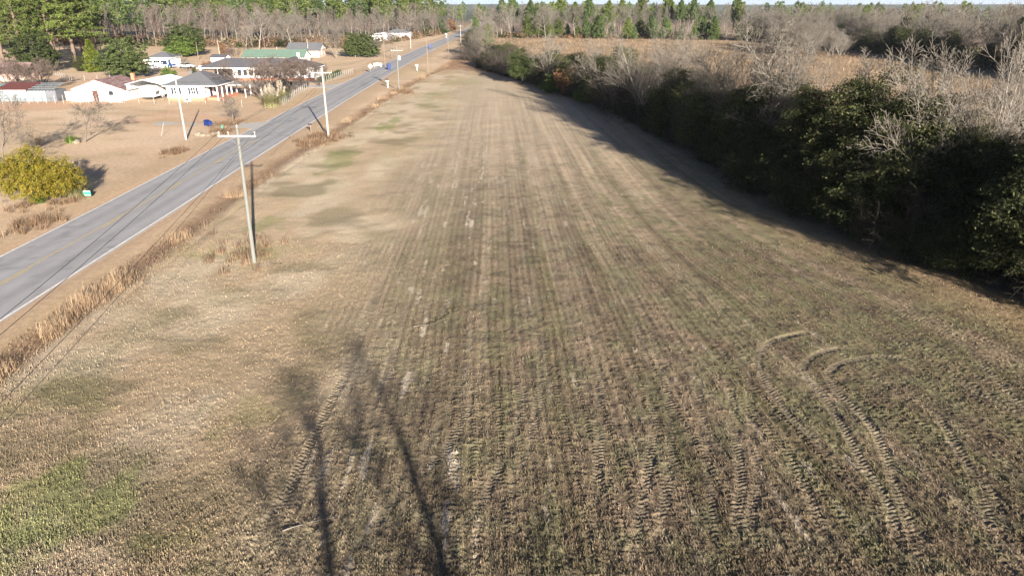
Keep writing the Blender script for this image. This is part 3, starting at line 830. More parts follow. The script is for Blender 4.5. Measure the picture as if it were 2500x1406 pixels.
# ---------------------------------------------------------------- hedgerow between field and meadow
GH = 'trees of the hedgerow beside the field'
HEDGE = [
    # px, base, proto, top, h0, wide, label
    (2540, 730, 'ever_b', 300, 10, 1.05, 'leafy dark green tree at the right edge, nearest the camera in the hedgerow'),
    (2395, 650, 'low_a', 450, 6, 1.0, 'low green bush at the foot of the nearest dark hedgerow tree'),
    (2130, 560, 'ever_a', 176, 10, .95, 'tallest dark green evergreen in the middle of the hedgerow'),
    (1960, 500, 'ever_b', 212, 10, .95, 'dark evergreen just left of the tallest one in the hedgerow'),
    (2260, 575, 'ever_c', 262, 10, .72, 'dark green tree half hidden behind bare white limbs, right of the tallest evergreen'),
    (2035, 545, 'ever_a', 330, 10, .95, 'bushy dark tree standing lower in front of the tallest evergreen'),
    (1905, 470, 'low_a', 330, 6, .8, 'rounded dark bush on the field side left of the evergreens'),
    (2330, 600, 'fan_a', 55, 10, .9, 'bare pale tree with forked trunk between the dark evergreens at right'),
    (2210, 600, 'oak_c', 150, 10, .95, 'bare tree with crooked white limbs in front of the tallest evergreen'),
    (2470, 545, 'slim_a', 45, 10, 1.3, 'tall white-trunked bare tree near the right edge'),
    (2400, 560, 'fan_b', 150, 10, .8, 'bare many-limbed tree left of the white-trunked tree'),
    (1850, 430, 'oak_a', 42, 10, .95, 'tallest bare tree of the hedgerow, thick dark trunk left of the evergreens'),
    (1770, 400, 'fan_c', 72, 10, .9, 'bare dark-stemmed tree left of the tallest bare tree'),
    (1605, 325, 'fan_a', 36, 10, 1.1, 'broad bare tree with pale fan of limbs halfway along the hedgerow'),
    (1700, 365, 'fan_b', 175, 10, 1.1, 'wide low bare tree right of the pale fan-shaped tree'),
    (1510, 290, 'oak_b', 185, 10, 1.25, 'grey bare tree leaning over the shaded field edge'),
    (1330, 218, 'oak_c', 75, 10, .95, 'pale bare tree near the far end of the hedgerow'),
    (1440, 245, 'oak_c', 92, 10, .9, 'pale bare tree beside the dark evergreen in the far half of the hedgerow'),
    (1395, 232, 'ever_b', 128, 10, 1.0, 'dark evergreen among bare trees in the far half of the hedgerow'),
    (1275, 205, 'ever_c', 118, 10, 1.0, 'dark bushy evergreen at the far end of the hedgerow'),
    (1345, 228, 'low_b', 182, 6, .9, 'light green bush on the sunny side of the far hedgerow'),
    (1425, 252, 'low_b', 205, 6, .9, 'yellowish green bush under the far dark evergreen'),
    (1460, 262, 'ever_b', 170, 10, .9, 'green leafy sapling tree in the shade halfway along the hedgerow'),
    (1382, 235, 'brownbush', 165, 6, .8, 'shrub with rusty brown leaves in the far hedgerow'),
    (1195, 172, 'oak_b', 92, 10, 1.3, 'spreading bare tree where the hedgerow meets the road'),
    (2455, 660, 'ever_a', 335, 10, .9, 'dark leafy tree second from the right edge of the hedgerow'),
    (2345, 610, 'ever_b', 318, 10, 1.0, 'dark evergreen under the forked pale tree'),
    (2195, 565, 'ever_b', 225, 10, .95, 'narrow dark evergreen touching the tallest one on its right'),
    (2060, 525, 'ever_b', 195, 10, 1.0, 'dark evergreen touching the tallest one on its left'),
    (1860, 455, 'ever_a', 275, 10, .9, 'dark evergreen at the foot of the tallest bare tree'),
    (1770, 405, 'ever_b', 262, 10, 1.1, 'dark evergreen left of the tallest bare tree, its top lit'),
    (1690, 368, 'ever_c', 262, 10, .9, 'dark green tree right of the pale fan-shaped tree'),
    (1600, 325, 'ever_b', 218, 10, 1.1, 'dark evergreen behind the pale fan-shaped tree'),
    (1545, 298, 'ever_a', 205, 10, .9, 'shadowy evergreen left of the pale fan-shaped tree'),
    (2610, 770, 'ever_a', 335, 10, 1.1, 'dark tree mostly cut off by the right edge of the picture'),
    (1560, 306, 'fan_b', 112, 10, .8, 'thin upright bare tree just left of the pale fan-shaped tree'),
    (1665, 352, 'fan_c', 98, 10, .8, 'thin upright bare tree just right of the pale fan-shaped tree'),
    (1735, 388, 'fan_b', 118, 10, .8, 'upright bare tree midway between the fan-shaped and the tallest bare tree'),
    (1495, 280, 'fan_a', 118, 10, .85, 'pale upright bare tree at the darkest part of the field edge'),
    (1920, 470, 'slim_b', 92, 10, 1.3, 'slender bare tree rising between the tallest bare tree and the evergreens'),
    (2070, 520, 'slim_a', 120, 10, 1.2, 'slender bare tree rising behind the tallest evergreen'),
    (2290, 590, 'oak_b', 128, 10, 1.0, 'spreading bare tree just left of the forked pale tree'),
    (1640, 348, 'ever_b', 165, 10, 1.15, 'tall dark evergreen casting shade beside the fan-shaped tree'),
    (1545, 300, 'shrub_c', 150, 10, .9, 'tall dense grey thicket left of the fan-shaped tree'),
    (1720, 390, 'ever_a', 190, 10, 1.0, 'tall dark evergreen between the fan-shaped and the tallest bare tree'),
    (1800, 428, 'ever_b', 205, 10, 1.15, 'tall dark evergreen just left of the tallest bare trunk'),
    (1470, 270, 'ever_b', 140, 10, 1.1, 'tall dark evergreen beside the leafy sapling'),
    (1150, 148, 'shrub_a', 88, 8, 1.3, 'rounded grey thicket at the end of the hedgerow by the road'),
    (1240, 188, 'shrub_a', 105, 8, 1.2, 'sprawling grey bare shrub overhanging the far corner of the field'),
]
for px, b, pr, top, h0, wd, lab in HEDGE:
    at(px, b, pr, top, lab, 'bush' if ('bush ' in lab or 'shrub' in lab or 'thicket' in lab) else 'tree', GH, h0, None, wd)
r_ = random.Random(61)
FARROAD = ['shrub_a', 'oak_b', 'fan_c', 'ever_b', 'oak_a', 'shrub_a', 'slim_b', 'young_a', 'oak_b', 'shrub_c', 'fan_b', 'ever_c', 'oak_c', 'shrub_a', 'young_b', 'oak_b', 'slim_a', 'shrub_c']
for i, pr in enumerate(FARROAD):
    y = 232 + 11.0 * i; x = float(np.interp(y, [232, 300, 420], [-15.5, -19, -20.5])) + r_.uniform(-1, 9)
    hh = r_.uniform(5, 7) if 'shrub' in pr else r_.uniform(8, 12.5)
    kd = {'s': 'grey bare shrub', 'o': 'spreading bare tree', 'f': 'many-limbed bare tree', 'e': 'dark evergreen', 'y': 'young green pine'}[pr[0]] if pr[:2] != 'sl' else 'slender bare tree'
    place(PROTO[pr], (x, y), kd + ' right of the far road, %s from the near end' % ['first', 'second', 'third', 'fourth', 'fifth', 'sixth', 'seventh', 'eighth', 'ninth', 'tenth', 'eleventh', 'twelfth', 'thirteenth', 'fourteenth', 'fifteenth', 'sixteenth', 'seventeenth', 'eighteenth'][i],
          'shrub' if 'shrub' in pr else 'tree', 'trees beside the far road', hh / PROTO[pr]['h'], r_.random() * 6.28)
rg = random.Random(5)
GU = 'shrubs filling the hedgerow'
SPOT = [(2330, 'near the right picture edge'), (2180, 'under the crooked white limbs'), (2020, 'below the tallest evergreen'), (1880, 'left of the dark evergreens'),
        (1780, 'at the foot of the tallest bare tree'), (1660, 'right of the pale fan-shaped tree'), (1540, 'at the foot of the pale fan-shaped tree'), (1430, 'halfway along the shaded field edge'),
        (1330, 'by the far dark evergreen'), (1240, 'at the far corner of the field'), (-9999, 'at the far end by the road')]
def spot(px, table):
    for lim, w in table:
        if px > lim: return w
def topx(x, y, z=0):
    zc = y * cP - (z - H) * sP
    return CX + F * x / zc
for i in range(186):
    front = i % 3 == 0
    t = (i // 3 + rg.random()) / 62 if front else ((i - i // 3) + rg.random()) / 125
    y = 30 + 188 * t ** 1.2
    x = float(hedge_x(y)) + (rg.uniform(.6, 2.4) if front else rg.uniform(2.2, 9.5))
    pr = rg.choice(['shrub_a', 'shrub_b', 'shrub_c', 'low_a', 'shrub_b', 'ever_b', 'low_a'] if not front else ['shrub_b', 'shrub_c', 'low_a', 'shrub_a'])
    hgt = rg.uniform(2.2, 4.0) if front else rg.uniform(4.8, 8.0)
    if pr == 'ever_b': hgt = rg.uniform(7.5, 10.2)
    if y > 150: hgt *= .85
    if y < 42: hgt *= .8
    s = hgt / PROTO[pr]['h']
    lab = {'shrub_a': 'tangled grey bare shrub', 'shrub_b': 'dark brown bare shrub', 'shrub_c': 'grey-stemmed brown shrub', 'low_a': 'dark evergreen shrub', 'ever_b': 'upright dark evergreen'}[pr]
    lab = ('low ' if front else 'tall ') + lab + ' in the hedgerow ' + spot(topx(x, y), SPOT)
    wd = 1.4 if front else 1.15
    place(PROTO[pr], (x, y), lab, 'shrub', GU, (s * wd, s * wd, s), rg.random() * 6.28)

# ---------------------------------------------------------------- woods: single trees along their edges
GL = 'trees along the edge of the left wood'
SL = [(1010, 'beside the far road'), (930, 'above the far lawn'), (790, 'above the dark green hedge trees'), (640, 'above the green roof'), (540, 'above the long white house'),
      (440, 'above the hip-roofed house'), (340, 'above the small white porch house'), (240, 'above the round dark tree'), (-9999, 'behind the big pines')]
SR = [(1900, 'behind the bare grove'), (1780, 'above the tallest bare hedgerow tree'), (1640, 'above the middle of the meadow'), (1540, 'above the pale fan-shaped tree'), (1420, 'above the left part of the meadow'),
      (1300, 'above the far hedgerow'), (-9999, 'just right of the far road')]
SE = [(2440, 'near the right picture edge'), (2330, 'above the forked pale tree'), (2220, 'above the crooked white limbs'), (2110, 'above the tallest evergreen'), (-9999, 'behind the bare grove')]
def wood_row(n, f, protos, labels, group, seed, hr, h0, spots):
    r = random.Random(seed)
    for i in range(n):
        x, y = f((i + r.random()) / n, r)
        k = r.randrange(len(protos)); s = r.uniform(*hr) / PROTO[protos[k]]['h']
        lab = labels[k] + ' ' + spot(topx(x, y), spots)
        place(PROTO[protos[k]], (x, y), lab, 'tree', group, (s, s, s), r.random() * 6.28)
slim_l = ['slender pale bare tree in the wood', 'slender grey bare tree in the wood', 'slender bare tree with reddish twigs in the wood']
wood_row(62, lambda t, r: (-215 + 112 * t, np.interp(t, [0, .5, 1], [335, 318, 308]) + r.uniform(0, 26)), ['slim_a', 'slim_b', 'slim_c'], slim_l, GL, 301, (14, 18), 10, SL)
wood_row(40, lambda t, r: (-112 + 70 * t, np.interp(t, [0, .5, 1], [312, 322, 440]) + r.uniform(0, 50)), ['slim_b', 'oak_b', 'slim_c', 'oak_a'],
         ['grey bare tree at the wood edge', 'spreading grey bare tree at the wood edge', 'reddish bare tree at the wood edge', 'pale spreading bare tree at the wood edge'], GL, 303, (11, 16.5), 10, SL)
wood_row(30, lambda t, r: (-240 + 185 * t, 372 + 60 * t + r.uniform(8, 50)), ['pine_a', 'pine_b', 'pine_c'],
         ['tall green pine rising', 'tall narrow green pine rising', 'tall dark pine rising'], GL, 305, (21, 29), 22, SL)
# foreground pines, far left
for px, b, top, pr, lab in [(60, 170, -70, 'pine_big', 'leftmost of the big pines behind the tin-roofed house'), (140, 163, -95, 'pine_big', 'big pine with bare trunk beside the light pole, second from the left'),
                            (185, 158, -80, 'pine_big', 'big pine right of the light pole, its two-stemmed base in the sun'), (207, 152, -70, 'pine_big', 'rightmost of the big pines at the left'), (10, 160, -60, 'pine_big', 'big pine cut by the left edge of the picture'),
                            (100, 150, -60, 'pine_big', 'big pine behind the light pole')]:
    at(px, b, pr, top, lab, 'tree', 'big pines at the left', 22, None, 1.15)
GR = 'trees along the wood beyond the meadow'
wood_row(52, lambda t, r: (5 + 102 * (t + .06 * math.sin(t * 23)), np.interp(t, [0, .3, .75, 1], [402, 398, 378, 374]) + r.uniform(0, 22)), ['young_a', 'young_b'],
         ['young green pine across the meadow', 'narrow young green pine across the meadow'], GR, 311, (5.5, 12.5), 11, SR)
wood_row(40, lambda t, r: (-18 + 165 * t, 392 + r.uniform(6, 40)), ['slim_a', 'oak_a', 'slim_b', 'oak_c'],
         ['slender pale bare tree beyond the meadow', 'spreading pale bare tree beyond the meadow', 'slender grey bare tree beyond the meadow', 'whitish spreading bare tree beyond the meadow'], GR, 313, (14, 19), 10, SR)
wood_row(15, lambda t, r: (-10 + 150 * t, 405 + r.uniform(0, 30)), ['pine_c', 'pine_b'], ['tall dark pine towering beyond the meadow', 'tall green pine towering beyond the meadow'], GR, 315, (18, 24), 22, SR)
GE = 'trees along the dark wood right of the meadow'
def right_edge(t, r, a=0, b=12):
    y = 135 + 240 * t; return float(np.interp(y, [150, 173, 208, 273, 320, 380], [128, 130, 130, 134, 128, 112])) + r.uniform(a, b), y
wood_row(64, lambda t, r: right_edge(t, r, 1, 20), ['oak_b', 'slim_b', 'oak_a', 'fan_c'],
         ['grey bare tree in the right wood', 'slender grey bare tree in the right wood', 'pale spreading bare tree in the right wood', 'many-stemmed bare tree in the right wood'], GE, 321, (12.5, 17), 10, SE)
wood_row(36, lambda t, r: right_edge(t, r, 0, 5), ['low_a', 'ever_b'], ['low dark evergreen at the foot of the right wood', 'dark evergreen tree at the foot of the right wood'], GE, 323, (5.5, 10), 8, SE)
wood_row(10, lambda t, r: right_edge(t, r, 10, 40), ['young_a', 'pine_c'], ['green pine in the right wood', 'dark pine in the right wood'], GE, 325, (11, 16), 14, SE)
# leaning bare grove in the meadow
GG = 'bare grove in the meadow'
r_ = random.Random(77)
for i in range(24):
    px = 1870 + 205 * (i + r_.random()) / 24; b = 128 + r_.uniform(-8, 16)
    at(px, b, r_.choice(['fan_a', 'fan_b', 'slim_b', 'fan_c']), b - r_.uniform(55, 105) * (1 if px < 2020 else .72), 'bare grey sapling in the ' + ('left' if i < 8 else 'middle' if i < 16 else 'sloping right') + ' part of the meadow grove', 'tree', GG, 10, None, 1.25)

# ---------------------------------------------------------------- trees about the houses
GY = 'yard trees'
YARD = [
    (208, 347, 'oak_b', 222, 10, 1.6, 'bare round-headed tree on the lawn beside the green yucca'),
    (12, 412, 'oak_b', 215, 10, 1.1, 'bare tree at the left edge behind the yellow-green shrub'),
    (88, 360, 'shrub_a', 315, 8, 1.0, 'small bare shrub on the lawn left of the yucca'),
    (570, 302, 'slim_b', 232, 10, 3.2, 'feathery small bare tree by the driveway mouth'),
    (305, 192, 'dome', 92, 10, .95, 'large round dark green tree behind the rusty-roofed cottage'),
    (232, 176, 'arbor', 98, 10, 1.15, 'cone-shaped golden green conifer left of the large round tree'),
    (198, 174, 'low_a', 136, 6, .8, 'small dark bush left of the golden conifer'),
    (95, 176, 'dome', 80, 10, .9, 'dark green tree behind the light pole at far left'),
    (452, 137, 'dome', 58, 10, 1.0, 'dark round-topped tree behind the bright green tree'),
    (445, 139, 'low_b', 90, 6, 1.45, 'bright yellow-green rounded tree in front of the dark round-topped tree'),
    (415, 194, 'low_b', 162, 6, 1.0, 'round green bush behind the white carport'),
    (458, 176, 'oak_b', 130, 10, 1.5, 'spreading bare tree behind the grey hip-roofed house'),
    (60, 228, 'myrtle_b', 140, 8, 1.5, 'reddish bare multi-stemmed tree behind the red-roofed shed'),
    (105, 212, 'myrtle_b', 142, 8, 1.4, 'brown bare multi-stemmed tree right of the tin-roofed house'),
    (20, 215, 'myrtle_b', 150, 8, 1.5, 'dark reddish bare tree in front of the tin-roofed house'),
    (640, 243, 'myrtle_a', 138, 8, 1.75, 'tall many-stemmed bare tree in front of the long white house'),
    (702, 232, 'myrtle_b', 143, 8, 1.8, 'dense reddish bare tree by the driveway of the long house'),
    (745, 215, 'myrtle_b', 140, 8, 1.6, 'reddish bare tree at the right end of the long house'),
    (570, 152, 'myrtle_a', 112, 8, 1.0, 'small reddish bare tree behind the long house'),
    (632, 124, 'oak_c', 22, 10, 1.3, 'tall white-limbed bare tree left of the green roof'),
    (600, 128, 'oak_c', 60, 10, 1.0, 'leaning pale bare tree behind the long house'),
    (715, 122, 'oak_a', 28, 10, 1.3, 'pale bare tree behind the green-roofed house'),
    (821, 142, 'fan_b', 58, 10, 1.15, 'fan-shaped pale bare tree left of the dark green hedge trees'),
    (868, 140, 'dome', 80, 10, .85, 'left one of the dark green trees beside the far lawn'),
    (900, 141, 'dome', 82, 10, .8, 'right one of the dark green trees beside the far lawn'),
    (958, 143, 'oak_b', 58, 10, 1.5, 'bare grey tree right of the dark green trees, by the roadside'),
    (995, 90, 'oak_c', 28, 10, 1.0, 'white-limbed bare tree on the far lawn'),
    (1075, 84, 'cedar', 38, 10, 1.5, 'cone-shaped green cedar near the bend of the far road'),
    (1042, 88, 'ever_b', 45, 10, .8, 'dark shaded evergreen left of the cone-shaped cedar'),
    (1102, 78, 'brownbush', 48, 6, .8, 'brownish bush tree right of the cone-shaped cedar'),
    (780, 210, 'myrtle_b', 150, 8, .7, 'thin reddish bare tree nearest the road by the long house'),
    (655, 112, 'slim_b', 30, 10, 1.6, 'grey bare tree at the wood edge behind the green roof'),
    (510, 172, 'brownbush', 150, 6, 1.2, 'low ochre bush left of the long house'),
    (545, 140, 'brownbush', 108, 6, .8, 'rust-brown bush at the wood edge behind the white shed'),
    (700, 238, 'low_a', 214, 6, .8, 'low dark shrub by the driveway of the long house'),
    (478, 190, 'low_a', 165, 6, .5, 'dark green bush beneath the spreading bare tree'),
]
for px, b, pr, top, h0, wd, lab in YARD:
    at(px, b, pr, top, lab, 'bush' if 'bush ' in lab or 'shrub' in lab else 'tree', GY, h0, None, wd)
g = place(PROTO['gold'], (*G(95, 493), -.05), 'large yellow-green rounded shrub beside the road', 'shrub', None, (.9, .78, .98), 1.1)
place(PROTO['low_b'], (*G(95, 497), -.05), 'small dark green shrub at the foot of the yellow-green shrub', 'shrub', None, .17, 0)
# the trees behind the camera that throw soft shadows on the near field
place(PROTO['plain'], (8.3, -11.5), 'tall bare tree behind the viewer throwing the right-hand shadow on the near field', 'tree', 'trees behind the viewer', (2.7, 2.7, 1.3), 1.55)
place(PROTO['plain'], (4.0, -11.5), 'tall bare tree behind the viewer throwing the left-hand shadow on the near field', 'tree', 'trees behind the viewer', (2.8, 2.8, 1.22), 1.75)

# ---------------------------------------------------------------- woods: the mass behind the edge trees
def scatter_wood(name, label, pts, seed, kids=(11, 4, 3), under=()):
    r = np.random.default_rng(seed); rr = random.Random(seed)
    groups = {}
    def add(mat, V, Fq): groups.setdefault(mat, []).append((V, Fq))
    bank_bare = []
    for k in range(5):
        sk = grow(900 + k, [((0, 0, 0), (rr.uniform(-.06, .06), rr.uniform(-.06, .06), 1), 9.6, .1)], kids, (48, 44, 42), (.34, .5, .5), (.3, .2, .15), up=.2, wob=.1, nseg=(4, 2, 1, 1), rratio=.45, rmin=.028)
        bank_bare.append((join([tubes(s, 3) for s in sk[:2]]), join([tubes(s, 3) for s in sk[2:]])))
    def simple_pine(hh):
        n = 60; t = r.random(n); a = r.random(n) * 6.28
        L = 3.6 * np.sqrt(r.random(n)) * np.sin(np.pi * (.2 + .8 * t)) ** .6
        P = np.stack([np.cos(a) * L, np.sin(a) * L, hh * (.45 + .55 * t)], 1)
        return needles(P, 1.5, r, 9)
    bank_pine = [simple_pine(20) for _ in range(4)]
    for x, y, kind, h in pts:
        a = rr.random() * 6.28; ca, sa = math.cos(a), math.sin(a)
        def T(V, s, b=1.0): return np.stack([(V[:, 0] * ca - V[:, 1] * sa) * s * b + x, (V[:, 0] * sa + V[:, 1] * ca) * s * b + y, V[:, 2] * s], 1)
        if kind == 'bare':
            (V1, F1), (V2, F2) = bank_bare[rr.randrange(5)]; s = h / 10
            add(rr.choice(['palebark', 'bark']), T(V1, s), F1[0]); add(rr.choice(['twig', 'twig', 'redtwig', 'browntwig']), T(V2, s), F2[0])
        else:
            V, Fn = bank_pine[rr.randrange(4)]; s = h / 20
            add(rr.choice(['pine', 'pine', 'pinedark']), T(V, s), Fn)
            tv, tf = tubes([(x, y, 0, x, y, h * .95, .15, .06)], 4); add('pinebark', tv, tf)
    for x, y, h, mn in under:                       # undergrowth: low leafy and twiggy heaps
        n_ = 130; dv = unit(r.normal(size=(n_, 3))); dv[:, 2] = np.abs(dv[:, 2])
        P = dv * np.array([h * .9, h * .9, h]) * r.uniform(.45, 1.05, (n_, 1)) + np.array([x, y, .1])
        add(mn, *cards(P, .34 if mn != 'pinedark' else .3, r, dv, .5))
    V, Fq, mi, b, mats = [], {}, {}, 0, []
    for k, (mn, lst) in enumerate(groups.items()):
        mats.append(M[mn])
        for v, f in lst:
            V.append(v); Fq.setdefault(f.shape[1], []).append(f + b); mi.setdefault(f.shape[1], []).append(np.full(len(f), k)); b += len(v)
    keys = list(Fq)
    me = npmesh(name, np.concatenate(V), [np.concatenate(Fq[k]) for k in keys], mats, np.concatenate([np.concatenate(mi[k]) for k in keys]))
    return tag(link(name, me), label, kind='stuff')
rr = random.Random(404)
pts = []
for i in range(330):
    x = rr.uniform(-330, -45); y = np.interp(x, [-330, -200, -110, -45], [300, 355, 345, 440]) + rr.uniform(0, 150)
    k = 'pine' if y > 395 and rr.random() < (.75 if x < -110 else .35) else 'bare'
    pts.append((x, float(y), k, rr.uniform(20, 28) if k == 'pine' else rr.uniform(13, 18)))
for i in range(50):
    x = rr.uniform(-240, -120); pts.append((x, 250 + rr.uniform(0, 70) + (-120 - x) * .1, 'pine', rr.uniform(19, 26)) if x < -150 else (x, rr.uniform(360, 420), 'pine', 22))
und = []
for i in range(420):
    t = rr.random(); x = -260 + 215 * t
    y = float(np.interp(x, [-260, -200, -115, -64, -45], [295, 330, 306, 300, 420])) + rr.uniform(2, 40)
    und.append((x, y, rr.uniform(1.5, 4.6), rr.choice(['weed', 'weed', 'hay', 'brownleaf', 'magnolia', 'weed'])))
scatter_wood('left_wood', 'mixed pine and bare wood receding behind the left tree line', pts, 1, under=und)
pts = []
for i in range(300):
    x = rr.uniform(-22, 300); y = rr.uniform(415, 560) if x < 120 else rr.uniform(180, 540)
    if x > 110 and x < np.interp(y, [180, 208, 273, 380, 540], [142, 142, 146, 125, 60]): x += 60
    k = 'pine' if rr.random() < .22 else 'bare'
    pts.append((x, y, k, rr.uniform(14, 19) if k == 'pine' else rr.uniform(12.5, 17)))
for i in range(110):
    y = rr.uniform(130, 380); x = float(np.interp(y, [130, 173, 208, 273, 320, 380], [133, 133, 133, 137, 131, 116])) + rr.uniform(2, 45)
    pts.append((x, y, 'bare', rr.uniform(12, 16.5)))
und = []
for i in range(420):
    if i < 150: x = rr.uniform(-20, 112); y = float(np.interp(x, [-22, 11, 60, 93, 125], [399, 400, 389, 378, 376])) + rr.uniform(0, 25)
    else: y = rr.uniform(120, 375); x = float(np.interp(y, [120, 173, 208, 273, 320, 380], [129, 130, 130, 134, 128, 112])) + rr.uniform(0, 26)
    und.append((x, y, rr.uniform(1.0, 2.8) if i < 150 else rr.uniform(2.2, 5.8), rr.choice(['weed', 'olive', 'brownleaf', 'olive']) if i < 150 else rr.choice(['olive', 'olive', 'brownleaf', 'pinedark'])))
scatter_wood('right_wood', 'grey bare wood with some pines receding beyond the meadow', pts, 2, under=und)
pts = []
for i in range(430):
    y = rr.uniform(555, 660) if i % 4 else rr.uniform(660, 1000); x = rr.uniform(-.5, .84) * y
    if abs(x + 27) < 9: x += 25
    k = 'pine' if rr.random() < .35 else 'bare'
    pts.append((x, y, k, rr.uniform(15, 20) if k == 'pine' else rr.uniform(14, 18)))
scatter_wood('distant_wood', 'far-off wooded country below the horizon', pts, 3, (12, 4))
# far ridge
n = 160
xs_ = np.linspace(-5200, 5200, n)
V = []; ff = []
for j, (yy, zz) in enumerate([(3300, -10), (3400, 6), (3700, 12), (4300, 18), (5200, 21), (5600, -10)]):
    prof = zz + xs_ * 0 + (0 if zz < 0 else 9 * (fbm(xs_ / 800, xs_ * 0 + j * .3, 7, 3) - .4) + 4 * (fbm(xs_ / 60, xs_ * 0 + j, 8, 2) - .5))
    V += [(x, yy, z) for x, z in zip(xs_, prof)]
for j in range(5):
    ff += [(j*n+k, j*n+k+1, (j+1)*n+k+1, (j+1)*n+k) for k in range(n - 1)]
hill = link('hills', npmesh('hills', V, np.array(ff), pm('wooded_ridge', (.045,.055,.03), .3, .02, .95), smooth=True))
tag(hill, 'low wooded ridge on the horizon', kind='structure')

# ---------------------------------------------------------------- small plants
def blades(P, n, hmin, hmax, w, spread, lean, rg, seg=2):
    """curved grass blades rooted at P (N,3); n per root -> ribbons"""
    N = len(P) * n
    base = np.repeat(P, n, 0) + np.concatenate([rg.normal(size=(N, 2)) * spread, np.zeros((N, 1))], 1)
    a = rg.random(N) * 6.283; l = rg.uniform(.1, 1.0, N) * lean; h = rg.uniform(hmin, hmax, N)
    if np.ndim(w): pass
    dx, dy = np.cos(a) * l, np.sin(a) * l
    sx, sy = -np.sin(a) * w, np.cos(a) * w
    V = []
    for k in range(seg + 1):
        t = k / seg; o = t ** 1.8
        c = base + np.stack([dx * o * h, dy * o * h, h * (t - .35 * l / max(lean, 1e-3) * o * min(lean, 1.0))], 1)
        ww = (1 - t * .85)
        V += [c - np.stack([sx, sy, 0 * sx], 1) * ww, c + np.stack([sx, sy, 0 * sx], 1) * ww]
    V = np.stack(V, 1); m = 2 * (seg + 1)
    b = (np.arange(N) * m)[:, None]
    f = np.concatenate([b + np.array([2*k, 2*k+1, 2*k+3, 2*k+2]) for k in range(seg)])
    return V.reshape(-1, 3).astype(np.float32), f.astype(np.int32)

rgn = np.random.default_rng(8)
# dead broomsedge along the ditch
n = 560
y = 24 + 190 * rgn.random(n) ** 1.9
keep = vnoise(y / 2.2, y * 0 + 3, 31) + .42 * sst(52, 36, y) - .22 * sst(52, 70, y) > .55
y = y[keep]; x = ditch_x(y) + rgn.normal(size=len(y)) * .45 - .2
V1, F1 = blades(np.stack([x, y, np.full(len(y), -.12)], 1), 60, .3, .8, .011, .24, .7, rgn)
tag(link('broomsedge', npmesh('broomsedge', V1, F1, M['reed'])), 'tall dry orange broomsedge along the ditch beside the road', kind='stuff')
n = 420
y = 26 + 220 * rgn.random(n)
x = ditch_x(y) + .5 + rgn.normal(size=n) * .6
m2 = rgn.random(n) < .3
y2 = 188 + 60 * rgn.random(n); x2 = ditch_x(y2) + 14 * rgn.random(n) ** 1.5
x = np.where(m2, x2, x); y = np.where(m2, y2, y)
V1, F1 = blades(np.stack([x, y, np.full(n, -.1)], 1), 26, .15, .55, .015, .45, 1.0, rgn)
for px, py, rr_, cnt in [(770, 345, 2.2, 90), (800, 335, 2.0, 70), (560, 600, 2.4, 12), (640, 620, 1.4, 20), (985, 225, 2.0, 50), (430, 372, 1.2, 40), (90, 545, 1.5, 40), (60, 505, 1.0, 14), (150, 500, 1.0, 14), (535, 325, 1.5, 60), (560, 305, 1.8, 70)]:
    gx, gy = G(px, py)
    P = np.stack([gx + rgn.normal(size=cnt) * rr_ * .6, gy + rgn.normal(size=cnt) * rr_, np.full(cnt, -.06)], 1)
    v, f = blades(P, 26, .25, .9, .02, .2, .9, rgn); F1 = np.concatenate([F1, f + len(V1)]); V1 = np.concatenate([V1, v])
tag(link('dead_weeds', npmesh('dead_weeds', V1, F1, M['weed'])), 'low reddish dead weeds along the ditch and pole feet', kind='stuff')
# meadow grass
n = 7000
d = 60 + 330 * rgn.random(n) ** 1.3
x = rgn.uniform(-20, 132, n); y = d
ok = (x > hedge_x(y) + 7) & (inwood(x.astype(np.float32), y.astype(np.float32)) < .4)
x, y = x[ok], y[ok]
V1, F1 = blades(np.stack([x, y, np.full(len(x), -.1)], 1), 9, .5, 1.3, .05, .5, .7, rgn, 1)
tag(link('meadow_grass', npmesh('meadow_grass', V1, F1, M['hay'])), 'tall brown meadow grass behind the hedgerow', kind='stuff')
# stubble and grass tufts on the near field and margin
n = 230000
y = 14.0 / (1 - rgn.random(n) * .72)
Wd = .74 * (.926 * y + 6.3) + 1
x = rgn.uniform(-1, 1, n) * Wd
ok = (x > ditch_x(y) - 1.5) & (x < hedge_x(y) + 2); x, y = x[ok].astype(np.float32), y[ok].astype(np.float32)
dzr, wr = ruts_field(x, y)
z0 = field_z(x, y) * (1 - .6 * wr) + dzr - .01
ok = rgn.random(len(x)) > wr * 1.1; x, y, z0 = x[ok], y[ok], z0[ok]
tint = col(x, y)
N = len(x); a = rgn.random(N) * 6.283; h = rgn.uniform(.03, .10, N) * (.6 + .9 * fbm(x / .5, y / .5, 88, 2)) * (1 + .4 * sst(30, 60, y)); w = rgn.uniform(.012, .03, N) * (1 + .6 * sst(25, 60, y)); ln = rgn.uniform(.2, 1.4, N) * h
c0 = np.stack([x, y, z0], 1); sx = np.stack([-np.sin(a) * w, np.cos(a) * w, 0 * w], 1)
V1 = np.stack([c0 - sx, c0 + sx, c0 + np.stack([np.cos(a) * ln, np.sin(a) * ln, h], 1)], 1).reshape(-1, 3)
br = rgn.uniform(.6, 1.2, N)[:, None] * (1 - .22 * sst(30, 48, y))[:, None]
tint = tint * br
pal = rgn.random(N) < .2
tint = np.where(pal[:, None], tint * .8 + np.array([.055, .042, .026]), tint)
V1 = V1.astype(np.float32)
tag(link('stubble', npmesh('stubble', V1, np.arange(3 * N).reshape(-1, 3), M['stubble'], col=np.repeat(tint, 3, 0))), 'short stubble and sprouting grass on the field', kind='stuff')

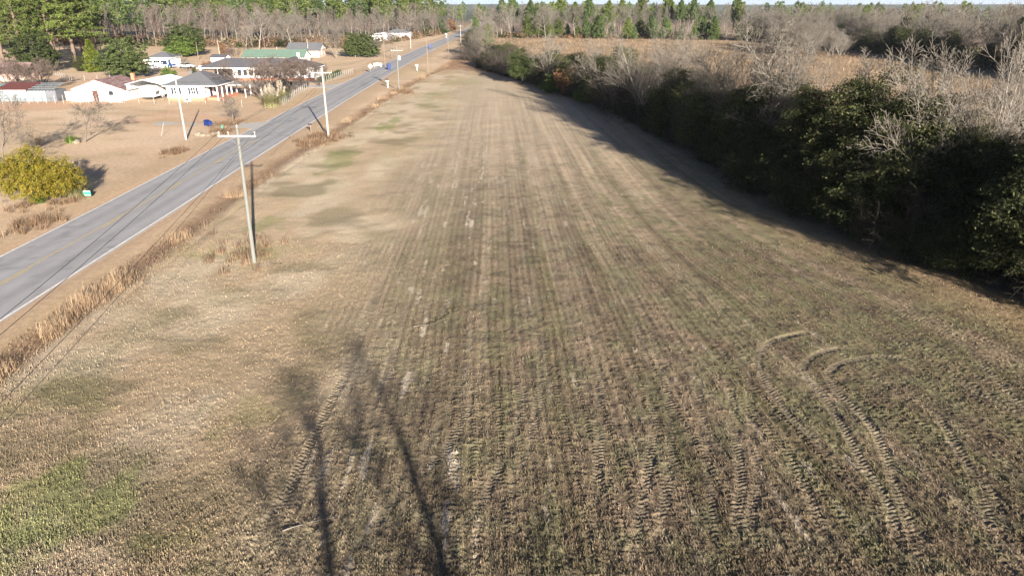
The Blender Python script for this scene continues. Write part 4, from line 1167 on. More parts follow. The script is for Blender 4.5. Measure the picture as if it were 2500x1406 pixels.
def pampas(px, py, s, nb, npl, label, seed):
    r = np.random.default_rng(seed); rr = random.Random(seed)
    x, y = G(px, py); o = empty('pampas_grass', (x, y, -.05), label, 'grass clump')
    P = np.concatenate([r.normal(size=(nb, 2)) * .25 * s, np.zeros((nb, 1))], 1)
    v, f = blades(P, 14, .9 * s, 1.7 * s, .022, .1, 1.15, r, 3)
    link('foliage', npmesh('foliage', v, f, M['pampas']), o)
    for k in range(npl):
        a = rr.random() * 6.28; t = rr.uniform(.05, .5); h = rr.uniform(1.5, 2.3) * s; b = Vector((rr.gauss(0, .25) * s, rr.gauss(0, .25) * s, .2))
        tip = b + Vector((math.cos(a) * t * s, math.sin(a) * t * s, h))
        mb = MB(); mb.tube(b, tip, .012, .008, 4, False)
        st = mb.build('stalk', M['pampas'], o)
        d = (tip - b).normalized(); pts = []
        n_ = 26; c = np.array([list(b + d * ((tip - b).length * (.66 + .38 * i / n_))) for i in range(n_)])
        vv, ff_ = needles(c + r.normal(size=c.shape) * .02, .16 * s, r, 7)
        link('plume', npmesh('plume', vv, ff_, M['plume']), st)
    return o
pampas(190, 480, 1.3, 110, 5, 'pale pampas grass clump behind the small green sign', 1)
pampas(662, 262, 1.7, 150, 18, 'broad pampas grass clump with many white plumes by the wire fence', 2)
pampas(688, 250, 1.6, 100, 9, 'pampas grass clump right of the broad plumed one', 3)
pampas(805, 196, 1.0, 60, 3, 'tall tan ornamental grass by the driveway of the long house', 4)

# ---------------------------------------------------------------- buildings
def window(parent, c, w, h, face='s', mat='glass', frame='trim', shutters=False, mull=True):
    """window part (> pane, bars) on a wall; c = centre on the wall surface; face s: looks to -y, e: looks to +x"""
    def B(u0, u1, d0, d1, z0, z1):
        m = MB()
        return m.box(c[0]+u0, c[0]+u1, c[1]-d1, c[1]-d0, c[2]+z0, c[2]+z1) if face == 's' else m.box(c[0]+d0, c[0]+d1, c[1]+u0, c[1]+u1, c[2]+z0, c[2]+z1)
    t = .09
    m = MB()
    for a in ((-w/2-t, w/2+t, 0.004, .06, -h/2-t, -h/2), (-w/2-t, w/2+t, 0.004, .06, h/2, h/2+t), (-w/2-t, -w/2, 0.004, .055, -h/2, h/2), (w/2, w/2+t, 0.004, .055, -h/2, h/2)):
        q = B(*a); m.add(q.v, q.f)
    wo = m.build('window', M[frame], parent)
    B(-w/2, w/2, .004, .02, -h/2, h/2).build('pane', M[mat], wo)
    if mull:
        m = MB()
        for a in ((-w/2, w/2, .021, .04, -.03, .03), (-.025, .025, .021, .038, -h/2, -.03), (-.025, .025, .021, .038, .03, h/2)):
            q = B(*a); m.add(q.v, q.f)
        m.build('glazing_bar', M[frame], wo)
    if shutters:
        for s in (-1, 1):
            a = s * (w/2 + t + .03); b = s * (w/2 + t + .42)
            B(min(a, b), max(a, b), .004, .045, -h/2 - .05, h/2 + .05).build('shutter', M['dark'], wo)
    return wo

def door(parent, c, w, h, face='s', mat='dark'):
    m = MB()
    if face == 's': m.box(c[0]-w/2, c[0]+w/2, c[1]-.05, c[1]-.004, c[2], c[2]+h)
    else: m.box(c[0]+.004, c[0]+.05, c[1]-w/2, c[1]+w/2, c[2], c[2]+h)
    d = m.build('door', M[mat], parent)
    k = MB()
    if face == 's': k.box(c[0]+w*.33, c[0]+w*.33+.06, c[1]-.1, c[1]-.05, c[2]+h*.47, c[2]+h*.47+.06)
    else: k.box(c[0]+.05, c[0]+.1, c[1]+w*.33, c[1]+w*.33+.06, c[2]+h*.47, c[2]+h*.47+.06)
    k.build('handle', M['galv'], d)
    return d

def walls(parent, x0, x1, y0, y1, z1, mat, z0=-.1):
    return MB().box(x0, x1, y0, y1, z0, z1).build('wall', M[mat], parent)

def hip_roof(parent, x0, x1, y0, y1, z, top, ridge, mat, ov=.45, th=.14, name='roof'):
    """hip roof, ridge = (xa, xb, ya, yb) ends of the ridge"""
    a, b, c, d = (x0-ov, y0-ov), (x1+ov, y0-ov), (x1+ov, y1+ov), (x0-ov, y1+ov)
    (xa, ya), (xb, yb) = ridge
    V = [(*p, z+th) for p in (a, b, c, d)] + [(xa, ya, top), (xb, yb, top)] + [(*p, z+.012) for p in (a, b, c, d)]
    if abs(xb - xa) >= abs(yb - ya): top_f = [(0,1,5,4), (1,2,5), (2,3,4,5), (3,0,4)]
    else: top_f = [(0,1,4), (1,2,5,4), (2,3,5), (3,0,4,5)]
    f = top_f + [(9,8,7,6)]
    m = MB().add(V, f); ro = m.build(name, M[mat], parent)
    e = MB()
    for p, q in ((a,b),(b,c),(c,d),(d,a)):
        x_0, x_1 = sorted((p[0], q[0])); y_0, y_1 = sorted((p[1], q[1]))
        e.box(x_0-.03, x_1+.03, y_0-.03, y_1+.03, z-.02, z+th-.02)
    e.build('fascia', M['trim'], ro)
    return ro

def gable_roof(parent, x0, x1, y0, y1, z, top, axis_, mat, ov=.4, th=.1, name='roof'):
    """pitched roof; axis_ = direction of the ridge"""
    m = MB()
    if axis_ == 'y':
        xm = (x0 + x1) / 2; k = (top - z) / (xm - x0)
        for s in (-1, 1):
            xe = x0 - ov if s < 0 else x1 + ov
            ze = z - k * ov
            m.prism([(xm, y0-ov, top), (xe, y0-ov, ze), (xe, y0-ov, ze+th), (xm, y0-ov, top+th)], (0, y1-y0+2*ov, 0))
    else:
        ym = (y0 + y1) / 2; k = (top - z) / (ym - y0)
        for s in (-1, 1):
            ye = y0 - ov if s < 0 else y1 + ov
            ze = z - k * ov
            m.prism([(x0-ov, ym, top), (x0-ov, ye, ze), (x0-ov, ye, ze+th), (x0-ov, ym, top+th)], (x1-x0+2*ov, 0, 0))
    return m.build(name, M[mat], parent)

def gable_wall(parent, x0, x1, y0, y1, z, top, axis_, mat, z0=-.1):
    m = MB()
    if axis_ == 'y': m.prism([(x0,y0,z0),(x1,y0,z0),(x1,y0,z),((x0+x1)/2,y0,top),(x0,y0,z)], (0, y1-y0, 0))
    else: m.prism([(x0,y0,z0),(x0,y1,z0),(x0,y1,z),(x0,(y0+y1)/2,top),(x0,y0,z)], (x1-x0, 0, 0))
    return m.build('wall', M[mat], parent)

def post(parent, x, y, z0, z1, r=.07, mat='trim', name='post'):
    return MB().box(x-r, x+r, y-r, y+r, z0, z1).build(name, M[mat], parent)

# white hip-roofed house
o = empty('hip_roofed_house', (-64.0, 132.6, 0), 'small white house with grey hip roof and side porch near the utility pole', 'house')
MB().box(0, 6.7, 0, 10.5, -.2, .55).build('foundation', M['brick'], o)
walls(o, -.02, 6.72, -.02, 10.52, 2.75, 'white', .55)
MB().box(6.74, 9.3, 1.2, 10.3, -.2, .5).build('porch_floor', M['brick'], o)
hip_roof(o, 0, 9.2, 0, 10.5, 2.72, 5.0, ((4.55, 4.6), (4.65, 6.0)), 'shingle', .5)
window(o, (1.75, -.02, 1.85), .8, 1.15, 's', shutters=True); window(o, (4.9, -.02, 1.85), .8, 1.15, 's', shutters=True)
window(o, (6.72, 1.0, 1.75), .8, 1.25, 'e'); window(o, (6.72, 5.4, 1.75), .9, 1.25, 'e'); window(o, (6.72, 8.8, 1.75), .8, 1.25, 'e')
door(o, (6.72, 3.5, .55), .95, 2.05, 'e')
for yy in (.3, 2.6, 4.9, 7.2, 9.8): post(o, 9.1, yy + .3, .5 if yy > .5 else -.1, 2.7, .09)
MB().box(9.2, 12.6, 5.6, 8.8, 2.25, 2.35).build('awning', M['tin'], o)
for yy in (5.8, 8.6): post(o, 12.4, yy, -.1, 2.25, .08)
m = MB().box(3.2, 4.3, -.62, -.02, -.1, .7); ac = m.build('air_conditioner', M['silver'], o)
MB().tube((3.75, -.64, .35), (3.75, -.60, .35), .28, .28, 12).build('fan_grille', M['dark'], ac)
MB().box(2.9, 3.3, 4.3, 4.8, 3.6, 5.0).build('vent', M['shingle'], o)

# long house with open carport
o = empty('long_house', (-74.0, 171.5, 0), 'long low white house with dark hip roof and open carport at its left end', 'house')
walls(o, 8.2, 27, 0, 8.5, 2.75, 'white')
MB().box(8.15, 27.05, -.06, -.005, -.1, .55).build('brick_base', M['brick'], o)
MB().box(0, 8.15, .2, 8.5, -.2, .06).build('carport_slab', M['concrete'], o)
MB().box(0, 8.15, 8.3, 8.5, .06, 2.75).build('carport_back_wall', M['dark'], o)
hip_roof(o, 0, 27, 0, 8.5, 2.75, 4.75, ((4.6, 4.25), (22.4, 4.25)), 'shingle_dark', .6)
gable_roof(o, 18.5, 24.5, -2.0, 5, 2.9, 5.0, 'y', 'shingle_dark', .3, name='front_gable_roof')
post(o, .15, .1, 0, 2.75, .14); post(o, 8.0, -.1, 0, 2.75, .22); post(o, 4.1, .1, 0, 2.75, .05)
for k in range(6): window(o, (9.3 + 1.35 * k, 0, 1.75), .95, 1.3, 's', mull=False)
window(o, (20.2, 0, 1.75), 1.3, 1.2, 's'); window(o, (24.5, 0, 1.75), 1.3, 1.2, 's'); door(o, (17.7, 0, .1), 1.0, 2.1, 's')
for k, (xx, mt) in enumerate([(3.2, 'silver'), (4.0, 'trim'), (5.0, 'trim')]):
    c = empty('patio_chair', (-74.0 + xx, 172.2, .06), ['grey patio chair at the left under the carport', 'white patio chair in the middle under the carport', 'white patio chair nearest the wall under the carport'][k], 'chair', 'patio chairs under the carport')
    MB().box(-.28, .28, -.26, .26, .40, .46).build('seat', M[mt], c); MB().box(-.28, .28, .2, .26, .47, .98).build('backrest', M[mt], c)
    for a in (-.25, .22):
        for b in (-.24, .2): MB().box(a, a + .04, b, b + .04, 0, .40).build('leg', M[mt], c)

# green roofed house, grey roofed brick house behind it
o = empty('green_roofed_house', (-83.5, 226, 0), 'white house with green tin roof behind the long house', 'house')
gable_wall(o, 0, 18.6, 0, 8, 1.75, 3.5, 'x', 'white'); gable_roof(o, 0, 18.6, 0, 8, 1.75, 3.6, 'x', 'greenroof', .45)
MB().tube((9.5, 4, 3.4), (9.5, 4, 4.5), .16, .16, 8).build('vent_pipe', M['galv'], o); MB().box(16.9, 17.5, -.25, .35, .5, 3.0).build('chimney', M['trim'], o)
MB().tube((5.8, 4.2, 3.4), (5.8, 4.2, 4.3), .08, .08, 6).build('vent_pipe', M['galv'], o)
window(o, (4, 0, 1.0), 1.0, .9, 's'); window(o, (9, 0, 1.0), 1.0, .9, 's'); window(o, (13.5, 0, 1.0), 1.0, .9, 's'); window(o, (18.6, 4, 1.3), 1.0, 1.0, 'e')
o = empty('grey_roofed_house', (-77.0, 250, 0), 'pale house with grey roof right behind the green tin roof', 'house')
gable_wall(o, 0, 11, 0, 9, 2.4, 4.4, 'x', 'pinkwall'); gable_roof(o, 0, 11, 0, 9, 2.4, 4.5, 'x', 'shingle', .5)
MB().prism([(11.03, 0, 2.45), (11.03, 9, 2.45), (11.03, 4.5, 4.3)], (.05, 0, 0)).build('gable_panel', M['trim'], o)
window(o, (11.0, 3, 1.4), 1.0, 1.1, 'e'); window(o, (11.0, 6.3, 1.4), 1.0, 1.1, 'e')

# cottage with rusty roof
o = empty('rusty_roofed_cottage', (-81.6, 132.4, 0), 'white gabled cottage with rusty red tin roof and brick chimney', 'house')
gable_wall(o, 0, 9.6, 0, 9, 2.15, 3.75, 'y', 'white'); rf = gable_roof(o, 0, 9.6, 0, 9, 2.15, 3.8, 'y', 'rust', .35)
for k in range(13):
    xx = 4.95 + k * .41; zz = 3.93 - (xx - 4.8) * (3.8 - 2.15) / 4.8
    MB().box(xx, xx + .05, -.34, 9.34, zz - .04, zz + .03).build('roof_rib', M['rust'], rf)
door(o, (4.4, 0, -.05), .95, 1.95, 's', 'redroof'); window(o, (7.3, 0, 1.45), .9, .8, 's', mull=False)
MB().box(7.2, 7.8, 8.2, 8.8, 2.6, 4.3).build('chimney', M['brick'], o)
MB().box(-1.6, -.05, .5, 5, -.1, 1.7).build('lean_to', M['pinkwall'], o)

# metal carport and box trailer
o = empty('metal_carport', (-71.6, 133.2, 0), 'white metal carport roof between the cottage and the hip-roofed house', 'carport')
gable_roof(o, 0, 6.4, 0, 11, 2.95, 3.75, 'y', 'tin', .2, .06)
for yy in (.1, 2.9, 5.6, 8.3, 10.9):
    for xx in (.05, 6.35): MB().tube((xx, yy, -.1), (xx, yy, 2.9), .045, .045, 6).build('post', M['galv'], o)
MB().box(-.02, .06, .0, 11, 1.9, 2.9).build('side_panel', M['tin'], o)
o = empty('box_trailer', (-68.6, 134.2, 0), 'white enclosed box trailer parked under the metal carport', 'trailer')
MB().box(-1.25, 1.25, 0, 6.8, .55, 2.45).build('body', M['trim'], o)
MB().box(-1.2, 1.2, .05, 6.75, .42, .545).build('chassis', M['dark'], o)
MB().prism([(1.256, .6, .9), (1.256, 2.0, .9), (1.256, 2.6, 1.5), (1.256, 1.2, 1.5)], (.01, 0, 0)).build('stripe', M['galv'], o)
for xx in (-1.1, 1.1):
    for yy in (3.2, 4.0):
        w = MB().tube((xx - .11, yy, .34), (xx + .11, yy, .34), .34, .34, 14).build('wheel', M['black'], o)
        sx_ = 1 if xx > 0 else -1
        MB().tube((xx + sx_ * .112, yy, .34), (xx + sx_ * .13, yy, .34), .2, .2, 10).build('rim', M['silver'], w)
MB().tube((0, 0, .5), (0, -1.1, .45), .05, .05, 6).build('tow_bar', M['dark'], o)

# shed with half stripped roof
o = empty('red_roofed_shed', (-95.6, 132.0, 0), 'grey-blue shed with red roof on its left half and bare rafters at right', 'shed')
walls(o, 0, 9.4, 0, 3.6, 1.95, 'bluegrey')
MB().box(9.4, 11.2, .1, 3.5, -.1, 2.0).build('board_end', M['greyboard'], o)
MB().prism([(-.4, -.5, 1.95), (6.2, -.5, 1.95), (6.8, 3.9, 3.0), (.9, 3.9, 3.0)], (0, 0, .1)).build('roof', M['redroof'], o)
MB().box(-.42, 6.22, -.56, -.5, 1.9, 2.08).build('fascia', M['trim'], o)
for k in range(8):
    xx = 6.5 + k * .62
    MB().prism([(xx, -.4, 1.96), (xx + .09, -.4, 1.96), (xx + .09, 3.8, 2.9), (xx, 3.8, 2.9)], (0, 0, .12)).build('rafter', M['greyboard'], o)
for k in range(4):
    yy = .2 + k * 1.05; zz = 2.2 + k * .235
    MB().box(6.3, 11.2, yy, yy + .08, zz, zz + .06).build('batten', M['bluegrey'], o)
# tin roofed house at the far left
o = empty('tin_roofed_house', (-131.0, 172, 0), 'old house with weathered tin roof behind bare bushes at the left edge', 'house')
walls(o, 0, 14.5, 0, 7, 1.9, 'pinkwall'); gable_roof(o, 0, 14.5, 0, 7, 1.9, 3.7, 'x', 'rust', .5); window(o, (10, 0, 1.0), 1.0, 1.0, 's')
MB().box(-1, 14.5, -3.2, -3.05, -.1, 1.7).build('screen', M['pinkwall'], o)
o = empty('green_shed', (-99.6, 139.5, 0), 'dark green board shed behind the red-roofed shed', 'shed')
walls(o, 0, 4.6, 0, 3.6, 2.3, 'tarp'); MB().box(-.2, 4.8, -.3, 3.9, 2.31, 2.42).build('roof', M['greyboard'], o); door(o, (2.3, 0, -.05), .9, 1.8, 's', 'tarp')
# porch house, shed, trailer home, far houses
o = empty('porch_house', (-104.2, 206, 0), 'small white house with grey roof and deep front porch beyond the round dark tree', 'house')
walls(o, 0, 6.6, 2.2, 8.2, 2.6, 'white'); hip_roof(o, 0, 6.6, 2.2, 8.2, 2.6, 4.1, ((2.9, 5.2), (3.7, 5.2)), 'shingle', .4)
MB().prism([(-.3, -.4, 2.1), (6.9, -.4, 2.1), (6.9, 2.2, 2.58), (-.3, 2.2, 2.58)], (0, 0, .09)).build('porch_roof', M['tin'], o)
for xx in (.1, 2.3, 4.4, 6.5): post(o, xx, 0, -.1, 2.1, .12)
MB().box(0, 6.6, -.12, -.02, -.1, .9).build('porch_rail', M['trim'], o)
window(o, (1.2, 2.2, 1.6), 1.2, .9, 's', mull=False); window(o, (4.9, 2.2, 1.6), 1.1, .9, 's', mull=False); door(o, (3.2, 2.2, .0), .9, 2.0)
o = empty('white_shed', (-90.3, 218, 0), 'white shed with dark roof behind the left end of the long house', 'shed')
gable_wall(o, 0, 4.3, 0, 4.2, 2.1, 2.75, 'x', 'white'); gable_roof(o, 0, 4.3, 0, 4.2, 2.1, 2.8, 'x', 'shingle_dark', .25); door(o, (2.1, 0, -.05), 1.0, 1.7, 's', 'trim')
o = empty('mobile_home', (-70.5, 362, 0), 'long white mobile home beyond the dark green trees', 'house')
walls(o, 0, 9, 0, 15, 3.0, 'white'); gable_roof(o, 0, 9, 0, 15, 3.0, 3.7, 'y', 'tin', .3); window(o, (2.2, 0, 1.6), 1.2, 1.1); window(o, (6.4, 0, 1.6), 1.2, 1.1)
o = empty('far_white_house', (-66.0, 384, 0), 'pale white house half hidden by the bare tree on the far lawn', 'house')
walls(o, 0, 13, 0, 8, 3.0, 'white'); hip_roof(o, 0, 13, 0, 8, 3.0, 5.0, ((4, 4), (9, 4)), 'shingle', .4)
for xx in (2, 5.5, 10.5): window(o, (xx, 0, 1.7), 1.2, 1.2)

# ---------------------------------------------------------------- poles and wires
def arm(parent, ang, z, L, mat, dz=.0):
    m = MB(); ca, sa = math.cos(ang), math.sin(ang)
    def T(x, y, z_): return (x * ca - y * sa, x * sa + y * ca, z_)
    h = L / 2
    pts = [T(-h, -.2, z - .06), T(h, -.2, z - .06), T(h, -.09, z - .06), T(-h, -.09, z - .06)]
    m.prism(pts, (0, 0, .12)); a = m.build('crossarm', M[mat], parent)
    for s in (-1, 1):
        b = MB(); b.tube(T(s * h * .55, -.15, z - .06), T(0, -.15, z - .62), .022, .022, 4); b.build('brace', M['galv'], a)
    for s in (-.94, -.45, .94):
        i = MB(); p = T(s * h, -.145, z + .06); i.lathe([(.02, 0), (.02, .1), (.06, .12), (.065, .17), (.04, .22), (.01, .24)], 8, p); i.build('insulator', M['ins'], a)
    return a
def utility_pole(x, y, h, label, mat='pole', crossarm=None, r=.15, lean=(0, 0), lamp=False, can=False, group='utility poles'):
    o = empty('utility_pole', (x, y, -.1), label, 'utility pole', group)
    m = MB(); N_ = 5
    for k in range(N_):
        a, b = k / N_, (k + 1) / N_
        m.tube((lean[0]*a*h, lean[1]*a*h, a*h), (lean[0]*b*h, lean[1]*b*h, b*h), r*(1-.35*a), r*(1-.35*b), 10, cap=(k == N_-1))
    m.build('shaft', M[mat], o)
    if crossarm:
        ar = arm(o, 0, h - .45, crossarm, 'palepole'); ar.location = (lean[0]*h*.95, lean[1]*h*.92, 0)
    tp = MB(); tp.lathe([(.02, 0), (.02, .12), (.06, .14), (.06, .2), (.01, .26)], 8, (lean[0]*h, lean[1]*h, h)); tp.build('insulator', M['ins'], o)
    if can:
        c = MB(); c.lathe([(.2, 0), (.23, .03), (.23, .75), (.2, .8), (.06, .86)], 12, (.42, -.05, h - 2.3)); c.build('transformer', M['silver'], o)
    if lamp:
        l = MB(); l.tube((0, 0, h - .3), (-1.1, -.5, h + .05), .03, .03, 5); la = l.build('lamp_arm', M['galv'], o)
        l = MB(); l.box(-1.5, -.95, -.72, -.42, h - .05, h + .1); l.build('lamp_head', M['ins'], la)
    return o
P1 = (-17.9, 45.2, 9.25); P2 = (-24.7, 94.0, 8.95)
utility_pole(*P1, 'nearest utility pole, pale wood with crossarm, standing in the field margin', 'pole', 2.45, .145, (.018, 0))
utility_pole(*P2, 'bright pale utility pole with crossarm beside the road, second in the field-side row', 'palepole', 2.6, .155, (0, 0))
utility_pole(-23.6, 149.6, 8.5, 'utility pole with crossarm and transformer can, third in the field-side row', 'pole', 2.4, .15, can=True)
utility_pole(-22.3, 191.6, 7.8, 'plain brown utility pole, fourth in the field-side row', 'tanpole', None, .13)
utility_pole(-21.2, 243, 7.5, 'grey utility pole at the end of the hedgerow by the road', 'tanpole', None, .13)
utility_pole(-23.0, 330, 8.5, 'far utility pole above the thicket beside the road', 'palepole', 2.2, .14)
utility_pole(-24.0, 440, 9, 'farthest but one utility pole with crossarm on the far road', 'palepole', 2.4, .15)
utility_pole(-24.0, 560, 9, 'farthest utility pole with crossarm on the far road', 'palepole', 2.4, .15)
utility_pole(-7.2, -25, 9.2, 'utility pole standing behind the viewer in the field-side row', 'pole', 2.45, .17)
utility_pole(-43.2, 92.4, 7.8, 'leaning pale pole without crossarm on the lawn in front of the hip-roofed house', 'palepole', None, .14, (0, 0))
utility_pole(-130.7, 204.4, 6.4, 'pale pole with a street lamp arm beside the big pines', 'palepole', None, .2, (-.03, 0), lamp=True)
utility_pole(-103.0, 239, 5.2, 'short brown pole right of the bright green tree', 'tanpole', None, .12)
utility_pole(-95.8, 239, 6.2, 'pale pole behind the white shed', 'palepole', None, .12, (-.02, 0))
utility_pole(-70.1, 251, 6.0, 'pale pole at the right end of the green roof', 'palepole', None, .14)
utility_pole(-65.8, 255, 6.7, 'brown pole left of the fan-shaped pale tree', 'tanpole', None, .14)
utility_pole(-75, 378, 8, 'white pole above the mobile home', 'palepole', None, .17)
utility_pole(-37.3, 213, 6.8, 'tall brown pole beside the white tank near the blue bin', 'tanpole', None, .13)
utility_pole(-41.5, 300, 6.8, 'pale pole on the far lawn', 'palepole', None, .14)
g = empty('guy_wire', (-47.8, 95.2, 0), 'slanting guy wire with pale guard left of the leaning lawn pole', 'guy wire')
MB().tube((0, 0, 0), (.9, -.55, 1.9), .035, .035, 6).build('guard', M['palepole'], g)
MB().tube((.9, -.55, 1.9), (4.4, -2.7, 7.4), .008, .008, 4).build('cable', M['wire'], g)
def wire(name, label, pts, sag=.5, r=.011):
    m = MB()
    for a, b in zip(pts[:-1], pts[1:]):
        a, b = Vector(a), Vector(b); L = (b - a).length; s = sag * (L / 50) ** 2; n_ = 14; prev = a
        for k in range(1, n_ + 1):
            t = k / n_; q = a.lerp(b, t) - Vector((0, 0, 4 * s * t * (1 - t))); m.tube(prev, q, r, r, 4, False); prev = q
    return tag(m.build(name, M['wire']), label, 'power line', 'overhead wires along the field-side poles')
row = [(-7.2, -25, 9.1), (-17.9, 45.2, 9.15), (-24.7, 94.0, 8.85), (-23.6, 149.6, 8.4), (-22.3, 191.6, 7.7), (-21.2, 243, 7.4), (-23, 330, 8.4), (-24, 440, 8.9), (-24, 560, 8.9)]
lx = lambda off, dz: [(x + off + (.018 * z if i == 1 else 0), y - .14, z + dz) for i, (x, y, z) in enumerate(row)]
wire('power_wire', 'overhead wire on the road-side ends of the crossarms', lx(-1.15, -.2)[:4], .45)
wire('power_wire', 'overhead wire on the field-side ends of the crossarms', lx(1.15, -.2)[:4], .5)
wire('power_wire', 'overhead wire on the pole tops', lx(0, .25), .45)
wire('power_wire', 'lower overhead wire below the crossarms', lx(-.18, -1.7), .6)
wire('service_wire', 'service wire from the second pole across the road to the leaning lawn pole', [(-24.7, 94, 7.3), (-43.2, 92.4, 7.4)], .3, .012)
wire('service_wire', 'service wire from the leaning lawn pole towards the hip-roofed house', [(-43.2, 92.4, 7.5), (-58, 133, 3.6)], .4, .012)

# ---------------------------------------------------------------- fences
def fence(name, pts, label, h=1.15, step=2.4, top=True, mat='ins', pr=.035):
    o = empty(name, (*pts[0], 0), label, 'fence')
    ox, oy = pts[0]; Ps = []
    for (ax, ay), (bx, by) in zip(pts[:-1], pts[1:]):
        n_ = max(1, round(math.dist((ax, ay), (bx, by)) / step))
        Ps += [(ax + (bx-ax)*k/n_ - ox, ay + (by-ay)*k/n_ - oy) for k in range(n_)]
    Ps.append((pts[-1][0] - ox, pts[-1][1] - oy))
    me = MB().tube((0, 0, -.1), (0, 0, h), pr, pr, 6).mesh('post', M[mat])
    for x, y in Ps:
        p = link('post', me, o); p.location = (x, y, 0)
    net = MB()
    for (ax, ay), (bx, by) in zip(Ps[:-1], Ps[1:]):
        for z in ([h - .04] if top else []) : net.tube((ax, ay, z), (bx, by, z), .02, .02, 4, False)
        for k in range(1, 7): net.tube((ax, ay, h * k / 7), (bx, by, h * k / 7), .003, .003, 3, False)
        n_ = 8
        for k in range(n_):
            t = (k + .5) / n_; x, y = ax + (bx-ax)*t, ay + (by-ay)*t
            net.tube((x, y, .05), (x, y, h - .05), .003, .003, 3, False)
    net.build('wire_netting', M['galv'], o)
    return o
fence('wire_fence', [(-96.5, 128.0), (-83, 129.2), (-71, 129.6)], 'wire fence with many posts in front of the red-roofed shed and cottage', 1.5, 1.5)
fence('wire_fence', [(-70.6, 129.4), (-62, 128.6), (-52.5, 129.4), (-47.4, 124.6)], 'low wire fence with pale posts in front of the hip-roofed house', 1.2, 3.4, False, 'palepole', .04)
fence('chain_link_fence', [(-40.8, 126.5), (-42.6, 140), (-43.6, 152)], 'chain-link fence behind the plumed pampas grass along the road', 1.3, 1.9)
fence('chain_link_fence', [(-43.6, 163.5), (-42.8, 176), (-41.8, 189)], 'chain-link fence right of the driveway by the clipped hedge', 1.3, 1.6)
fence('pipe_gate', [(-41.5, 191), (-38.8, 200)], 'open dark pipe fence beside the diamond sign', 1.2, 4.5, True, 'dark')
fence('yard_fence', [(-93, 172), (-104, 170), (-118, 186)], 'sagging wire fence behind the cottage', 1.2, 2.6, False, 'palepole', .05)
rb = np.random.default_rng(91)
hx = np.stack([rb.uniform(-44.9, -43.9, 5200), rb.uniform(165, 187, 5200), rb.uniform(0, 1.15, 5200)], 1)
hv, hf = cards(hx, .1, rb)
o = empty('clipped_hedge', (0, 0, 0), 'low clipped green hedge inside the chain-link fence by the road', 'hedge')
link('foliage', npmesh('foliage', hv, hf, M['magnolia']), o)
sv, sf = tubes([(-44.4, yy, 0, -44.4 + .1, yy, .9, .03, .02) for yy in np.arange(165.5, 187, 1.0)], 4)
link('stems', npmesh('stems', sv, sf, M['brownbark']), o)

# ---------------------------------------------------------------- small things
def wheelie_bin(px, py, label, rz, tip=0, sc_=1.0, mat='bluebin'):
    x, y = G(px, py); o = empty('rubbish_bin', (x, y, 0), label, 'rubbish bin', 'blue rubbish bins', rz, sc_)
    m = MB(); a, b = .27, .32
    m.add([(-a,-a,.08),(a,-a,.08),(a,a,.08),(-a,a,.08),(-b,-b,.98),(b,-b,.98),(b,b,.98),(-b,b,.98)], [(0,3,2,1),(4,5,6,7),(0,1,5,4),(1,2,6,5),(2,3,7,6),(3,0,4,7)])
    m.build('body', M[mat], o)
    MB().prism([(-.35,-.37,.985),(.35,-.37,.985),(.35,-.37,1.02),(.0,-.37,1.06),(-.35,-.37,1.02)], (0, .76, 0)).build('lid', M[mat], o)
    MB().tube((-.3, .42, .95), (.3, .42, .95), .02, .02, 6).build('handle', M[mat], o)
    for s in (-1, 1): MB().tube((s*.27-.03, .28, .11), (s*.27+.03, .28, .11), .11, .11, 10).build('wheel', M['black'], o)
    if tip: o.rotation_euler = (math.radians(-86), 0, rz); o.location.z = .36
    return o
wheelie_bin(515, 309, 'blue bin lying on its side by the driveway mouth', .9, 1, 1.15)
wheelie_bin(950, 171, 'blue bin standing at the road edge near the white tank', .4, 0, 1.5)
wheelie_bin(1049, 119, 'far dark blue bin standing on the verge left of the road', .2, 0, 1.5)
wheelie_bin(572, 196, 'blue bin under the carport corner of the long house', 0, 0, 1.3)
def mailbox(px, py, label, mat='silver', pmat='palepole', s=1.0):
    x, y = G(px, py); o = empty('mailbox', (x, y, -.05), label, 'mailbox', 'mailboxes along the road', 0, s)
    MB().box(-.06, .06, -.06, .06, 0, 1.05).build('post', M[pmat], o)
    MB().box(-.3, .22, -.04, .04, .96, 1.04).build('bracket', M[pmat], o)
    pr_ = [(-.34, -.1, 1.06), (-.34, .1, 1.06)] + [(-.34, .1 * math.cos(t), 1.19 + .1 * math.sin(t)) for t in np.linspace(0, math.pi, 7)]
    b = MB().prism(pr_, (.5, 0, 0)).build('box', M[mat], o)
    MB().box(-.2, -.05, -.125, -.105, 1.2, 1.3).build('flag', M['redroof'], b)
    return o
mailbox(760, 324, 'dark mailbox on the verge left of the bright pale utility pole', 'dark', 'tanpole')
mailbox(947, 214, 'mailbox on a thick white post beside the third field-side pole', 'dark', 'trim', 1.45)
mailbox(1019, 173, 'white mailbox on a pale post at the road edge near the fourth pole', 'trim', 'trim', 1.3)
mailbox(1090, 93, 'far pale mailbox beside the bend of the road', 'trim', 'trim', 1.8)
o = empty('propane_tank', (-72.6, 130.3, 0), 'white propane tank lying in front of the cottage fence', 'tank')
m = MB(); prof = [(-.95, .02), (-.9, .2), (-.75, .3), (.75, .3), (.9, .2), (.95, .02)]
for (a, r0), (b, r1) in zip(prof[:-1], prof[1:]): m.tube((a * 1.3, 0, .45), (b * 1.3, 0, .45), r0 * 1.25, r1 * 1.25, 12, False)
m.build('vessel', M['trim'], o); MB().lathe([(.14, .8), (.16, .84), (.16, .98), (.05, 1.03)], 10).build('valve_dome', M['silver'], o)
for s in (-.8, .8): MB().box(s - .12, s + .12, -.28, .28, -.05, .18).build('leg', M['concrete'], o)
o = empty('propane_tank', (-39.0, 210.5, 0), 'white tank beside the brown pole near the blue roadside bin', 'tank')
m = MB()
